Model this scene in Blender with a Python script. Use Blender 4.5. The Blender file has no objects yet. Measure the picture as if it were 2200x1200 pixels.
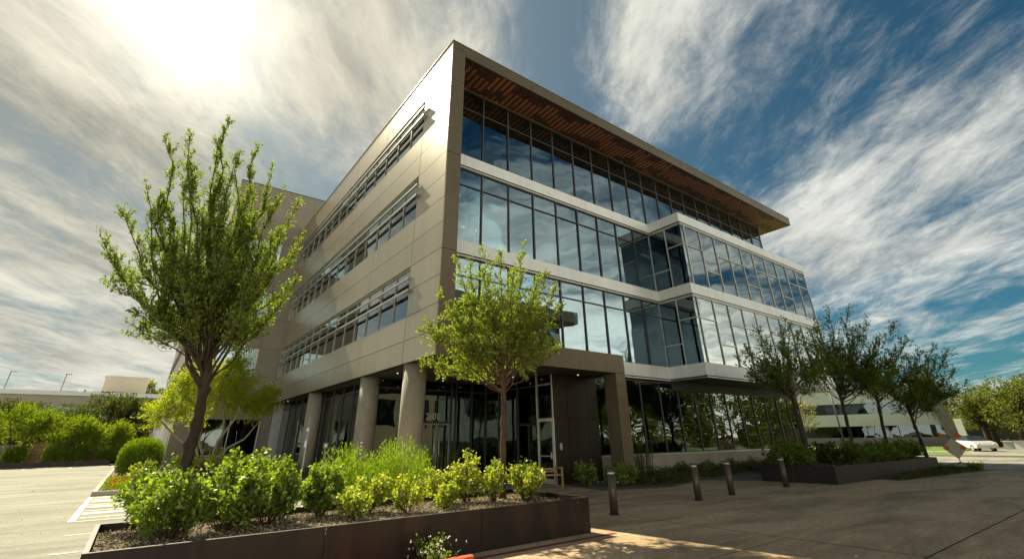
import bpy, math, random
import numpy as np
from mathutils import Vector, Matrix
R = math.radians
S = bpy.context.scene
COL = S.collection
rng = np.random.default_rng(7)
random.seed(7)

# ------------------------------------------------------------------ helpers
WL = {}                                           # world location of every root / part


class MB:
    """collects boxes, prisms and tubes; build() links them as ONE mesh object"""
    def __init__(s): s.v = []; s.f = []; s.m = []; s.sm = []

    def quad(s, pts, m=0, smooth=False):
        b = len(s.v); s.v += [tuple(p) for p in pts]; s.f.append(tuple(range(b, b + len(pts)))); s.m.append(m); s.sm.append(smooth)

    def box(s, x0, x1, y0, y1, z0, z1, m=0):
        x0, x1 = min(x0, x1), max(x0, x1); y0, y1 = min(y0, y1), max(y0, y1); z0, z1 = min(z0, z1), max(z0, z1)
        b = len(s.v)
        s.v += [(x0, y0, z0), (x1, y0, z0), (x1, y1, z0), (x0, y1, z0), (x0, y0, z1), (x1, y0, z1), (x1, y1, z1), (x0, y1, z1)]
        for q in ((0, 3, 2, 1), (4, 5, 6, 7), (0, 1, 5, 4), (1, 2, 6, 5), (2, 3, 7, 6), (3, 0, 4, 7)):
            s.f.append(tuple(b + i for i in q)); s.m.append(m); s.sm.append(False)
        return s

    def prism(s, poly, z0, z1, m=0):
        n = len(poly); b = len(s.v)
        s.v += [(p[0], p[1], z0) for p in poly] + [(p[0], p[1], z1) for p in poly]
        s.f.append(tuple(b + i for i in reversed(range(n)))); s.f.append(tuple(b + n + i for i in range(n)))
        s.m += [m, m]; s.sm += [False, False]
        for i in range(n):
            j = (i + 1) % n
            s.f.append((b + i, b + j, b + n + j, b + n + i)); s.m.append(m); s.sm.append(False)
        return s

    def tube(s, pts, rad, n=8, m=0, cap=True):
        pts = [Vector(p) for p in pts]
        if not hasattr(rad, '__len__'): rad = [rad] * len(pts)
        b = len(s.v); up = Vector((0, 0, 1)); a = None
        for i, p in enumerate(pts):
            t = (pts[min(i + 1, len(pts) - 1)] - pts[max(i - 1, 0)])
            t = t.normalized() if t.length > 1e-9 else up
            if a is None:
                a = t.orthogonal().normalized()
            a = (a - t * a.dot(t)); a = a.normalized() if a.length > 1e-6 else t.orthogonal().normalized()
            c = t.cross(a)
            for k in range(n):
                w = 2 * math.pi * k / n
                s.v.append(tuple(p + (a * math.cos(w) + c * math.sin(w)) * rad[i]))
        for i in range(len(pts) - 1):
            for k in range(n):
                k2 = (k + 1) % n
                s.f.append((b + i * n + k, b + i * n + k2, b + (i + 1) * n + k2, b + (i + 1) * n + k)); s.m.append(m); s.sm.append(True)
        if cap:
            s.f.append(tuple(b + k for k in reversed(range(n)))); s.m.append(m); s.sm.append(False)
            e = b + (len(pts) - 1) * n
            s.f.append(tuple(e + k for k in range(n))); s.m.append(m); s.sm.append(False)
        return s

    def cyl(s, x, y, z0, z1, r, n=24, m=0):
        return s.tube([(x, y, z0), (x, y, z1)], r, n, m)

    def build(s, name, mat, parent=None, loc=None, label=None):
        if loc is None: loc = WL[parent] if parent else Vector((0, 0, 0))
        loc = Vector(loc)
        me = bpy.data.meshes.new(name)
        me.from_pydata([(x - loc.x, y - loc.y, z - loc.z) for x, y, z in s.v], [], s.f)
        me.polygons.foreach_set('material_index', s.m); me.polygons.foreach_set('use_smooth', s.sm)
        return link(name, me, mat, parent, loc, label)


def link(name, me, mat, parent, loc, label=None):
    for m in (mat if isinstance(mat, (list, tuple)) else [mat]): me.materials.append(m)
    me.update()
    o = bpy.data.objects.new(name, me); COL.objects.link(o)
    if parent:
        o.parent = parent; o.location = Vector(loc) - WL[parent]
    else:
        o.location = loc
    WL[o] = Vector(loc)
    if label: o['label'] = label
    return o


def thing(name, label, cat, loc=(0, 0, 0), group=None):
    o = bpy.data.objects.new(name, None); COL.objects.link(o); o.location = loc; o.empty_display_size = .2
    WL[o] = Vector(loc); return tag(o, label, cat, group)


def tag(o, label, cat, group=None, kind=None):
    o['label'] = label; o['category'] = cat
    if group: o['group'] = group
    if kind: o['kind'] = kind
    return o


def struct(name, mb, mat, loc=None):
    o = mb.build(name, mat, loc=loc); o['kind'] = 'structure'; o['label'] = STRUCT_LABELS.get(name, name.replace('_', ' ')); o['category'] = name.replace('_', ' ')
    return o


STRUCT_LABELS = {}


def leaf_obj(name, P, D, L, W, mat, parent, fold=.25, label=None):
    """many small folded leaves as one mesh: positions P, directions D, lengths L, width ratio W"""
    P = np.asarray(P, float); D = np.asarray(D, float); n = len(P)
    D = D / np.maximum(np.linalg.norm(D, axis=1, keepdims=True), 1e-9)
    A = rng.normal(size=(n, 3)); A -= D * (A * D).sum(1, keepdims=True)
    A /= np.maximum(np.linalg.norm(A, axis=1, keepdims=True), 1e-9); N = np.cross(D, A)
    L = np.broadcast_to(np.asarray(L, float), (n,)) * rng.uniform(.7, 1.25, n)
    L = L[:, None]; w = L * W * .5
    V = np.empty((n, 4, 3))
    V[:, 0] = P; V[:, 1] = P + D * L * .5 + A * w + N * w * fold; V[:, 2] = P + D * L - N * w * fold * .8; V[:, 3] = P + D * L * .5 - A * w + N * w * fold
    loc = WL[parent] if parent else Vector((0, 0, 0))
    V = V.reshape(-1, 3) - np.array(loc)
    return raw_quads(name, V, mat, parent, loc, label)


def raw_quads(name, V, mat, parent, loc, label=None):
    nf = len(V) // 4
    me = bpy.data.meshes.new(name)
    me.vertices.add(len(V)); me.vertices.foreach_set('co', np.ascontiguousarray(V, np.float32).ravel())
    me.loops.add(nf * 4); me.loops.foreach_set('vertex_index', np.arange(nf * 4, dtype=np.int32))
    me.polygons.add(nf); me.polygons.foreach_set('loop_start', np.arange(0, nf * 4, 4, dtype=np.int32))
    me.polygons.foreach_set('loop_total', np.full(nf, 4, np.int32))
    me.validate()
    return link(name, me, mat, parent, loc, label)


# ------------------------------------------------------------------ materials
def new_mat(name):
    m = bpy.data.materials.new(name); m.use_nodes = True; nt = m.node_tree; nt.nodes.clear()
    out = nt.nodes.new('ShaderNodeOutputMaterial'); return m, nt, out


def nd(nt, t, **kw):
    n = nt.nodes.new(t)
    for k, v in kw.items():
        if k in n.inputs.keys(): n.inputs[k].default_value = v
        else: setattr(n, k, v)
    return n


def ramp(nt, fac, stops):
    r = nt.nodes.new('ShaderNodeValToRGB'); e = r.color_ramp.elements
    while len(e) < len(stops): e.new(.5)
    for i, (p, c) in enumerate(stops):
        e[i].position = p; e[i].color = (*c, 1)
    nt.links.new(fac, r.inputs[0]); return r


def surf(name, c1, c2=None, rough=.6, metal=0., scale=2., bump=0., bscale=40., spec=.5, stretch=(1, 1, 1), coat=0., detail=8., c3=None, rvar=0., island=0.):
    m, nt, out = new_mat(name); b = nd(nt, 'ShaderNodeBsdfPrincipled', Roughness=rough, Metallic=metal)
    b.inputs['Specular IOR Level'].default_value = spec
    b.inputs['Coat Weight'].default_value = coat
    tc = nd(nt, 'ShaderNodeTexCoord'); mp = nd(nt, 'ShaderNodeMapping'); mp.inputs['Scale'].default_value = stretch
    nt.links.new(tc.outputs['Object'], mp.inputs[0])
    if c2 is None: c2 = tuple(x * .85 for x in c1)
    n1 = nd(nt, 'ShaderNodeTexNoise', Scale=scale, Detail=detail, Roughness=.65)
    nt.links.new(mp.outputs[0], n1.inputs['Vector'])
    st = [(.35, c1), (.65, c2)] if c3 is None else [(.33, c1), (.5, c2), (.68, c3)]
    r = ramp(nt, n1.outputs['Fac'], st); colr = r.outputs[0]
    if island:
        gm_ = nd(nt, 'ShaderNodeNewGeometry'); rr_ = ramp(nt, gm_.outputs['Random Per Island'], [(0., (1 - island,) * 3), (1., (1 + island * .6,) * 3)])
        n3 = nd(nt, 'ShaderNodeTexNoise', Scale=1.4, Detail=6., Roughness=.7); mp3 = nd(nt, 'ShaderNodeMapping'); mp3.inputs['Scale'].default_value = (2.5, 2.5, .12); nt.links.new(tc.outputs['Object'], mp3.inputs[0]); nt.links.new(mp3.outputs[0], n3.inputs['Vector'])
        rs_ = ramp(nt, n3.outputs['Fac'], [(.35, (1 - island * 1.2,) * 3), (.6, (1.02,) * 3)])
        for q_ in (rr_, rs_):
            mx_ = nd(nt, 'ShaderNodeMix'); mx_.data_type = 'RGBA'; mx_.blend_type = 'MULTIPLY'; mx_.inputs[0].default_value = 1
            nt.links.new(colr, mx_.inputs[6]); nt.links.new(q_.outputs[0], mx_.inputs[7]); colr = mx_.outputs[2]
    nt.links.new(colr, b.inputs['Base Color'])
    if rvar:
        mr = nd(nt, 'ShaderNodeMapRange'); mr.inputs['To Min'].default_value = rough - rvar; mr.inputs['To Max'].default_value = rough + rvar
        nt.links.new(n1.outputs['Fac'], mr.inputs[0]); nt.links.new(mr.outputs[0], b.inputs['Roughness'])
    if bump:
        n2 = nd(nt, 'ShaderNodeTexNoise', Scale=bscale, Detail=6., Roughness=.6); nt.links.new(mp.outputs[0], n2.inputs['Vector'])
        bp = nd(nt, 'ShaderNodeBump', Strength=bump, Distance=.02); nt.links.new(n2.outputs['Fac'], bp.inputs['Height']); nt.links.new(bp.outputs[0], b.inputs['Normal'])
    nt.links.new(b.outputs[0], out.inputs[0]); return m


def ground(name, a, b, c, grain=.5, stain=.45, rough=.85):
    m, nt, out = new_mat(name); bs = nd(nt, 'ShaderNodeBsdfPrincipled', Roughness=rough); bs.inputs['Specular IOR Level'].default_value = .3
    tc = nd(nt, 'ShaderNodeTexCoord')

    def no(sc, det, ro, st=(1, 1, 1), dist=0.):
        mp = nd(nt, 'ShaderNodeMapping'); mp.inputs['Scale'].default_value = st; nt.links.new(tc.outputs['Object'], mp.inputs[0])
        n = nd(nt, 'ShaderNodeTexNoise', Scale=sc, Detail=det, Roughness=ro, Distortion=dist); nt.links.new(mp.outputs[0], n.inputs['Vector']); return n.outputs['Fac']

    def mul(x, y):
        n = nd(nt, 'ShaderNodeMix'); n.data_type = 'RGBA'; n.blend_type = 'MULTIPLY'; n.inputs[0].default_value = 1; nt.links.new(x, n.inputs[6]); nt.links.new(y, n.inputs[7]); return n.outputs[2]
    base = ramp(nt, no(.22, 8., .6, dist=.4), [(.32, a), (.5, b), (.68, c)]).outputs[0]
    g1 = ramp(nt, no(34., 3., .7), [(.3, (1 - grain * .8,) * 3), (.7, (1 + grain * .8,) * 3)]).outputs[0]
    g2 = ramp(nt, no(9., 5., .7), [(.3, (1 - grain * .5,) * 3), (.7, (1 + grain * .35,) * 3)]).outputs[0]
    s1 = ramp(nt, no(.9, 6., .65, (.25, 1, 1), .8), [(.36, (1.08 - stain,) * 3), (.56, (1.22,) * 3)]).outputs[0]
    s2 = ramp(nt, no(2.6, 7., .7), [(.62, (1.,) * 3), (.74, (1 - stain * .8,) * 3)]).outputs[0]
    nt.links.new(mul(mul(mul(mul(base, g1), g2), s1), s2), bs.inputs['Base Color'])
    bp = nd(nt, 'ShaderNodeBump', Strength=.5, Distance=.01); nt.links.new(no(60., 4., .7), bp.inputs['Height']); nt.links.new(bp.outputs[0], bs.inputs['Normal'])
    nt.links.new(bs.outputs[0], out.inputs[0]); return m


def leafmat(name, ca, cb, trans, gloss=.12, rough=.5, mixt=.55):
    m, nt, out = new_mat(name); g = nd(nt, 'ShaderNodeNewGeometry')
    r = ramp(nt, g.outputs['Random Per Island'], [(0., ca), (.97, cb), (.99, (min(.5, cb[0] * 1.35), cb[1] * .9, cb[2]))])
    d = nd(nt, 'ShaderNodeBsdfDiffuse'); t = nd(nt, 'ShaderNodeBsdfTranslucent'); gl = nd(nt, 'ShaderNodeBsdfGlossy', Roughness=rough)
    gl.inputs['Color'].default_value = (.5, .5, .4, 1)
    nt.links.new(r.outputs[0], d.inputs[0])
    mx = nd(nt, 'ShaderNodeMix'); mx.data_type = 'RGBA'; mx.blend_type = 'MULTIPLY'; mx.inputs[0].default_value = 1
    nt.links.new(r.outputs[0], mx.inputs[6]); mx.inputs[7].default_value = (*trans, 1); nt.links.new(mx.outputs[2], t.inputs[0])
    a = nd(nt, 'ShaderNodeMixShader'); a.inputs[0].default_value = mixt; nt.links.new(d.outputs[0], a.inputs[1]); nt.links.new(t.outputs[0], a.inputs[2])
    b = nd(nt, 'ShaderNodeMixShader'); b.inputs[0].default_value = gloss; nt.links.new(a.outputs[0], b.inputs[1]); nt.links.new(gl.outputs[0], b.inputs[2])
    nt.links.new(b.outputs[0], out.inputs[0]); return m


def glassmat(name, base=.3, tint=(.42, .55, .55), refl=(.76, .93, 1.), wav=.004):
    m, nt, out = new_mat(name)
    tr = nd(nt, 'ShaderNodeBsdfTransparent'); tr.inputs[0].default_value = (*tint, 1)
    gl = nd(nt, 'ShaderNodeBsdfGlossy', Roughness=.0); gl.inputs[0].default_value = (*refl, 1)
    fr = nd(nt, 'ShaderNodeFresnel', IOR=1.5)
    mr = nd(nt, 'ShaderNodeMapRange'); mr.inputs['From Min'].default_value = .04; mr.inputs['From Max'].default_value = .6
    mr.inputs['To Min'].default_value = base; mr.inputs['To Max'].default_value = .95; mr.clamp = True
    nt.links.new(fr.outputs[0], mr.inputs[0])
    tc = nd(nt, 'ShaderNodeTexCoord'); n2 = nd(nt, 'ShaderNodeTexNoise', Scale=.55, Detail=1.)
    nt.links.new(tc.outputs['Object'], n2.inputs['Vector'])
    bp = nd(nt, 'ShaderNodeBump', Strength=.35, Distance=wav * 10); nt.links.new(n2.outputs['Fac'], bp.inputs['Height']); nt.links.new(bp.outputs[0], gl.inputs['Normal'])
    mx = nd(nt, 'ShaderNodeMixShader'); nt.links.new(mr.outputs[0], mx.inputs[0]); nt.links.new(tr.outputs[0], mx.inputs[1]); nt.links.new(gl.outputs[0], mx.inputs[2])
    nt.links.new(mx.outputs[0], out.inputs[0]); return m


def emis(name, c, st):
    m, nt, out = new_mat(name); e = nd(nt, 'ShaderNodeEmission', Strength=st); e.inputs[0].default_value = (*c, 1); nt.links.new(e.outputs[0], out.inputs[0]); return m


M = {}
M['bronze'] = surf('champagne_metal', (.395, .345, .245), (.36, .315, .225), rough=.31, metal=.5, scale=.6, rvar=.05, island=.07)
M['bronze_shade'] = surf('shaded_champagne_metal', (.155, .125, .078), (.13, .105, .066), rough=.42, metal=.55, scale=.8, rvar=.05, island=.07)  # darker copy of the champagne metal, shade of the drive side put into its colour
M['darkpanel'] = surf('dark_brown_panel', (.032, .023, .016), (.026, .019, .014), rough=.5, metal=.3, scale=1.)
M['gap'] = surf('joint_black', (.02, .018, .015), rough=.9)
M['band'] = surf('silver_band', (.74, .76, .74), (.68, .70, .68), rough=.42, metal=.15, scale=.9, rvar=.06, island=.06)
M['alu'] = surf('aluminium', (.55, .55, .5), rough=.4, metal=.4)
M['shade_alu'] = surf('shade_aluminium', (.34, .35, .31), rough=.45, metal=.3)
M['darkframe'] = surf('dark_mullion', (.06, .065, .075), rough=.45, metal=.3)
M['doorframe'] = surf('pale_door_frame', (.62, .60, .50), rough=.5)
M['glass'] = glassmat('curtain_glass', .20, tint=(.50, .64, .66))
M['glass_bay'] = glassmat('bay_glass', .22, tint=(.16, .24, .25), refl=(.9, 1., 1.))
M['glass_bayside'] = glassmat('bay_side_glass', .10, tint=(.08, .11, .12))
M['glass_dark'] = glassmat('lobby_glass', .09, tint=(.3, .36, .32), refl=(.85, .95, .9))
M['glass_strip'] = glassmat('strip_glass', .16, tint=(.12, .16, .17), refl=(.95, 1., 1.))
M['concrete'] = surf('column_concrete', (.34, .30, .23), (.25, .22, .165), rough=.85, scale=2.2, bump=.25, bscale=30, stretch=(1, 1, .5), c3=(.30, .265, .2))
M['wing'] = surf('tan_render', (.23, .205, .16), (.195, .172, .132), rough=.9, scale=.7, bump=.15, bscale=60)
M['stem'] = surf('stem_wall_concrete', (.36, .32, .25), (.28, .25, .19), rough=.9, scale=1.5, bump=.2, bscale=40)
M['white'] = surf('white_paint', (.75, .74, .70), (.68, .67, .63), rough=.5)
M['interior'] = surf('interior_grey', (.5, .52, .5), rough=.9)
M['ceiling'] = surf('ceiling_tile', (.62, .66, .64), rough=.9)
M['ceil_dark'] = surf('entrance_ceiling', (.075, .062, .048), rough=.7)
M['lamp'] = emis('lamp_glow', (1., .93, .75), .6)
M['roof'] = surf('roof_grey', (.3, .3, .28), rough=.9)
M['steel'] = surf('weathered_steel', (.028, .019, .014), (.013, .009, .007), rough=.55, metal=.25, scale=1.3, bump=.15, bscale=18, c3=(.062, .031, .016), stretch=(1, 1, .35))
M['asphalt'] = ground('pale_asphalt', (.275, .27, .225), (.235, .23, .19), (.19, .185, .152), .4, .32, .9)
M['plaza'] = ground('exposed_concrete', (.50, .35, .21), (.44, .305, .178), (.37, .25, .145), .55, .38, .8)
M['walk'] = surf('pale_concrete', (.40, .37, .30), (.33, .30, .24), rough=.9, scale=1., bump=.2, bscale=60)
M['kerb'] = surf('kerb_concrete', (.42, .39, .32), (.32, .30, .24), rough=.9, scale=3., bump=.3)
M['redkerb'] = surf('red_kerb_paint', (.36, .035, .018), (.22, .03, .018), rough=.6, scale=4., bump=.3)
M['orangekerb'] = surf('orange_red_paint', (.62, .085, .02), (.5, .06, .018), rough=.55, scale=4.)
M['paint'] = surf('road_paint', (.72, .70, .62), (.5, .48, .41), rough=.8, scale=9.)
M['soil'] = surf('dry_soil', (.17, .13, .085), (.09, .07, .045), rough=1., scale=6., bump=.6)
M['ground'] = surf('dusty_ground', (.22, .19, .12), (.14, .12, .075), rough=1., scale=.05)
M['chip'] = leafmat('wood_chips', (.12, .08, .045), (.58, .48, .32), (1, 1, 1), .02, .7, .02)
M['grass'] = leafmat('grass_blades', (.10, .17, .02), (.19, .27, .03), (1.4, 1.4, .6), .04)
M['lawn'] = surf('lawn_turf', (.14, .21, .025), (.09, .15, .02), rough=.9, scale=.6)
M['bark'] = surf('dark_bark', (.060, .042, .028), (.026, .018, .012), rough=.95, scale=9., bump=.9, bscale=14, stretch=(1, 1, .25))
M['bark_red'] = surf('brown_bark', (.11, .065, .038), (.05, .03, .018), rough=.95, scale=9., bump=.8, bscale=16, stretch=(1, 1, .3))
M['bark_pale'] = surf('pale_bark', (.30, .26, .17), (.2, .18, .11), rough=.9, scale=6.)
M['leaf_oak'] = leafmat('oak_leaf', (.10, .16, .018), (.22, .285, .032), (1.65, 1.7, .5), .10)
M['leaf_mid'] = leafmat('elm_leaf', (.14, .21, .02), (.29, .345, .038), (1.65, 1.7, .5), .12)
M['leaf_dark'] = leafmat('dark_oak_leaf', (.085, .145, .022), (.185, .24, .036), (1.65, 1.7, .5), .05)
M['leaf_shrub'] = leafmat('lantana_leaf', (.10, .175, .018), (.265, .34, .042), (1.65, 1.7, .5), .13, .45)
M['leaf_yellow'] = leafmat('pale_shrub_leaf', (.22, .29, .032), (.45, .47, .075), (1.65, 1.7, .5), .13, .45)
M['leaf_fine'] = leafmat('fine_bright_leaf', (.125, .22, .012), (.26, .36, .025), (1.65, 1.7, .5), .08)
M['leaf_palo'] = leafmat('palo_verde_leaf', (.19, .25, .012), (.40, .43, .026), (1.65, 1.7, .5), .05)
M['leaf_lime'] = leafmat('lime_leaf', (.11, .18, .012), (.25, .32, .02), (1.4, 1.4, .4), .05)
M['leaf_far'] = leafmat('far_dark_leaf', (0.046, 0.072, 0.016), (0.111, 0.130, 0.029), (1.1, 1.1, .5), .05)
M['leaf_farlit'] = leafmat('far_lit_leaf', (.065, .10, .016), (.185, .215, .032), (1.4, 1.3, .5), .06)
M['leaf_olive'] = leafmat('olive_leaf', (.22, .22, .10), (.36, .34, .17), (1., 1., .6), .08)
M['leaf_hedge'] = leafmat('hedge_leaf', (0.090, 0.156, 0.012), (0.180, 0.264, 0.018), (1.5, 1.5, .4), .05)
M['leaf_ground'] = leafmat('ground_cover_leaf', (.045, .07, .012), (.11, .12, .022), (1.2, 1.2, .5), .05)
M['petal'] = leafmat('orange_petal', (.42, .09, .015), (.5, .22, .03), (1., .8, .5), .03)
M['petal_white'] = leafmat('white_petal', (.75, .75, .7), (.8, .8, .75), (.8, .8, .8), .03)
M['bollard'] = surf('bronze_bollard', (.115, .085, .06), (.09, .068, .048), rough=.45, metal=.5)
M['lens'] = surf('frosted_lens', (.75, .73, .66), rough=.25)
M['signblue'] = surf('sign_blue', (.02, .10, .32), rough=.4)
M['signgrey'] = surf('sign_grey', (.16, .155, .13), rough=.5)
M['benchwood'] = surf('tan_bench_wood', (.42, .26, .10), (.33, .20, .08), rough=.55, scale=8.)
M['garage'] = surf('garage_slats', (.46, .42, .32), (.40, .36, .28), rough=.9, scale=.4)
M['garage_cap'] = surf('pale_cornice', (.78, .83, .81), (.72, .77, .75), rough=.7)
M['garage_glass'] = surf('pale_blue_glazing', (.33, .48, .52), rough=.2)
M['plantroom'] = surf('plant_room_render', (.58, .50, .38), (.52, .45, .34), rough=.9)
M['dark'] = surf('dark_void', (.02, .022, .02), rough=.9)
M['tanwall'] = None
M['whitebldg'] = surf('white_spandrel', (.62, .62, .60), (.57, .57, .55), rough=.7, scale=.3)
M['bldgglass'] = glassmat('ribbon_glass', .1, tint=(.03, .04, .04))
M['greybase'] = surf('grey_base', (.28, .25, .22), rough=.9)
M['orange'] = surf('orange_fabric', (.80, .17, .03), (.7, .13, .025), rough=.7)
M['fabric'] = surf('pale_sign_fabric', (.62, .57, .40), (.56, .5, .34), rough=.7, scale=3.)
M['carpaint'] = surf('white_car_paint', (.78, .78, .76), rough=.25, coat=.6)
M['carglass'] = surf('car_glass', (.03, .035, .04), rough=.1)
M['rubber'] = surf('rubber', (.025, .025, .025), rough=.8)
M['red_light'] = surf('tail_lens', (.5, .02, .02), rough=.3)


def wood_soffit(name, ca, cb):
    m, nt, out = new_mat(name); g = nd(nt, 'ShaderNodeNewGeometry'); b = nd(nt, 'ShaderNodeBsdfPrincipled', Roughness=.5)
    r = ramp(nt, g.outputs['Random Per Island'], [(0, ca), (1, cb)])
    tc = nd(nt, 'ShaderNodeTexCoord'); mp = nd(nt, 'ShaderNodeMapping'); mp.inputs['Scale'].default_value = (26, 1.6, 1)
    nt.links.new(tc.outputs['Object'], mp.inputs[0]); n = nd(nt, 'ShaderNodeTexNoise', Scale=2., Detail=6.); nt.links.new(mp.outputs[0], n.inputs['Vector'])
    rr = ramp(nt, n.outputs['Fac'], [(.3, (.6, .6, .6)), (.7, (1.15, 1.15, 1.15))])
    mx = nd(nt, 'ShaderNodeMix'); mx.data_type = 'RGBA'; mx.blend_type = 'MULTIPLY'; mx.inputs[0].default_value = 1
    nt.links.new(r.outputs[0], mx.inputs[6]); nt.links.new(rr.outputs[0], mx.inputs[7]); nt.links.new(mx.outputs[2], b.inputs['Base Color'])
    nt.links.new(b.outputs[0], out.inputs[0]); return m


M['soffit'] = wood_soffit('dark_soffit_plank', (.05, .016, .008), (.09, .029, .013)); M['soffit_light'] = wood_soffit('light_soffit_plank', (.36, .125, .05), (.48, .175, .07))


def block_wall():
    m, nt, out = new_mat('tan_block_wall'); b = nd(nt, 'ShaderNodeBsdfPrincipled', Roughness=.9)
    tc = nd(nt, 'ShaderNodeTexCoord'); mp = nd(nt, 'ShaderNodeMapping'); mp.inputs['Rotation'].default_value = (R(90), 0, 0)
    nt.links.new(tc.outputs['Object'], mp.inputs[0])
    br = nd(nt, 'ShaderNodeTexBrick', Scale=1.); br.inputs['Color1'].default_value = (.40, .25, .12, 1); br.inputs['Color2'].default_value = (.33, .20, .10, 1)
    br.inputs['Mortar'].default_value = (.13, .08, .04, 1); br.inputs['Brick Width'].default_value = .62; br.inputs['Row Height'].default_value = .31; br.inputs['Mortar Size'].default_value = .022
    nt.links.new(mp.outputs[0], br.inputs['Vector']); nt.links.new(br.outputs[0], b.inputs['Base Color']); nt.links.new(b.outputs[0], out.inputs[0]); return m


M['tanwall'] = block_wall()

# ------------------------------------------------------------------ camera
cam = bpy.data.cameras.new('camera'); co = bpy.data.objects.new('camera', cam); COL.objects.link(co); S.camera = co
cam.sensor_fit = 'HORIZONTAL'; cam.sensor_width = 36; cam.lens = 981.092 * 36 / 2200
cam.shift_x = -.00128; cam.shift_y = -.0565; cam.clip_start = .1; cam.clip_end = 3000
rx, ux, fx = Vector((.80139857, -.59800742, -.01214352)), Vector((-.24872289, -.3516437, .90248747)), Vector((.5439644, .72023179, .43054489))
mat = Matrix((rx, ux, -fx)).transposed().to_4x4(); mat.translation = Vector((-7.1487, -13.8565, 1.65)); co.matrix_world = mat

# ------------------------------------------------------------------ sky and sun
SUN_AZ, SUN_EL = R(97.5), R(43.5)
sd = Vector((math.cos(SUN_AZ) * math.cos(SUN_EL), math.sin(SUN_AZ) * math.cos(SUN_EL), math.sin(SUN_EL)))
sl = bpy.data.lights.new('sun', 'SUN'); sl.energy = 5.0; sl.angle = R(.6); sl.color = (1., .90, .64)
so = bpy.data.objects.new('sun', sl); COL.objects.link(so); so.rotation_euler = (-sd).to_track_quat('-Z', 'Y').to_euler(); so.location = (0, 0, 60)


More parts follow.
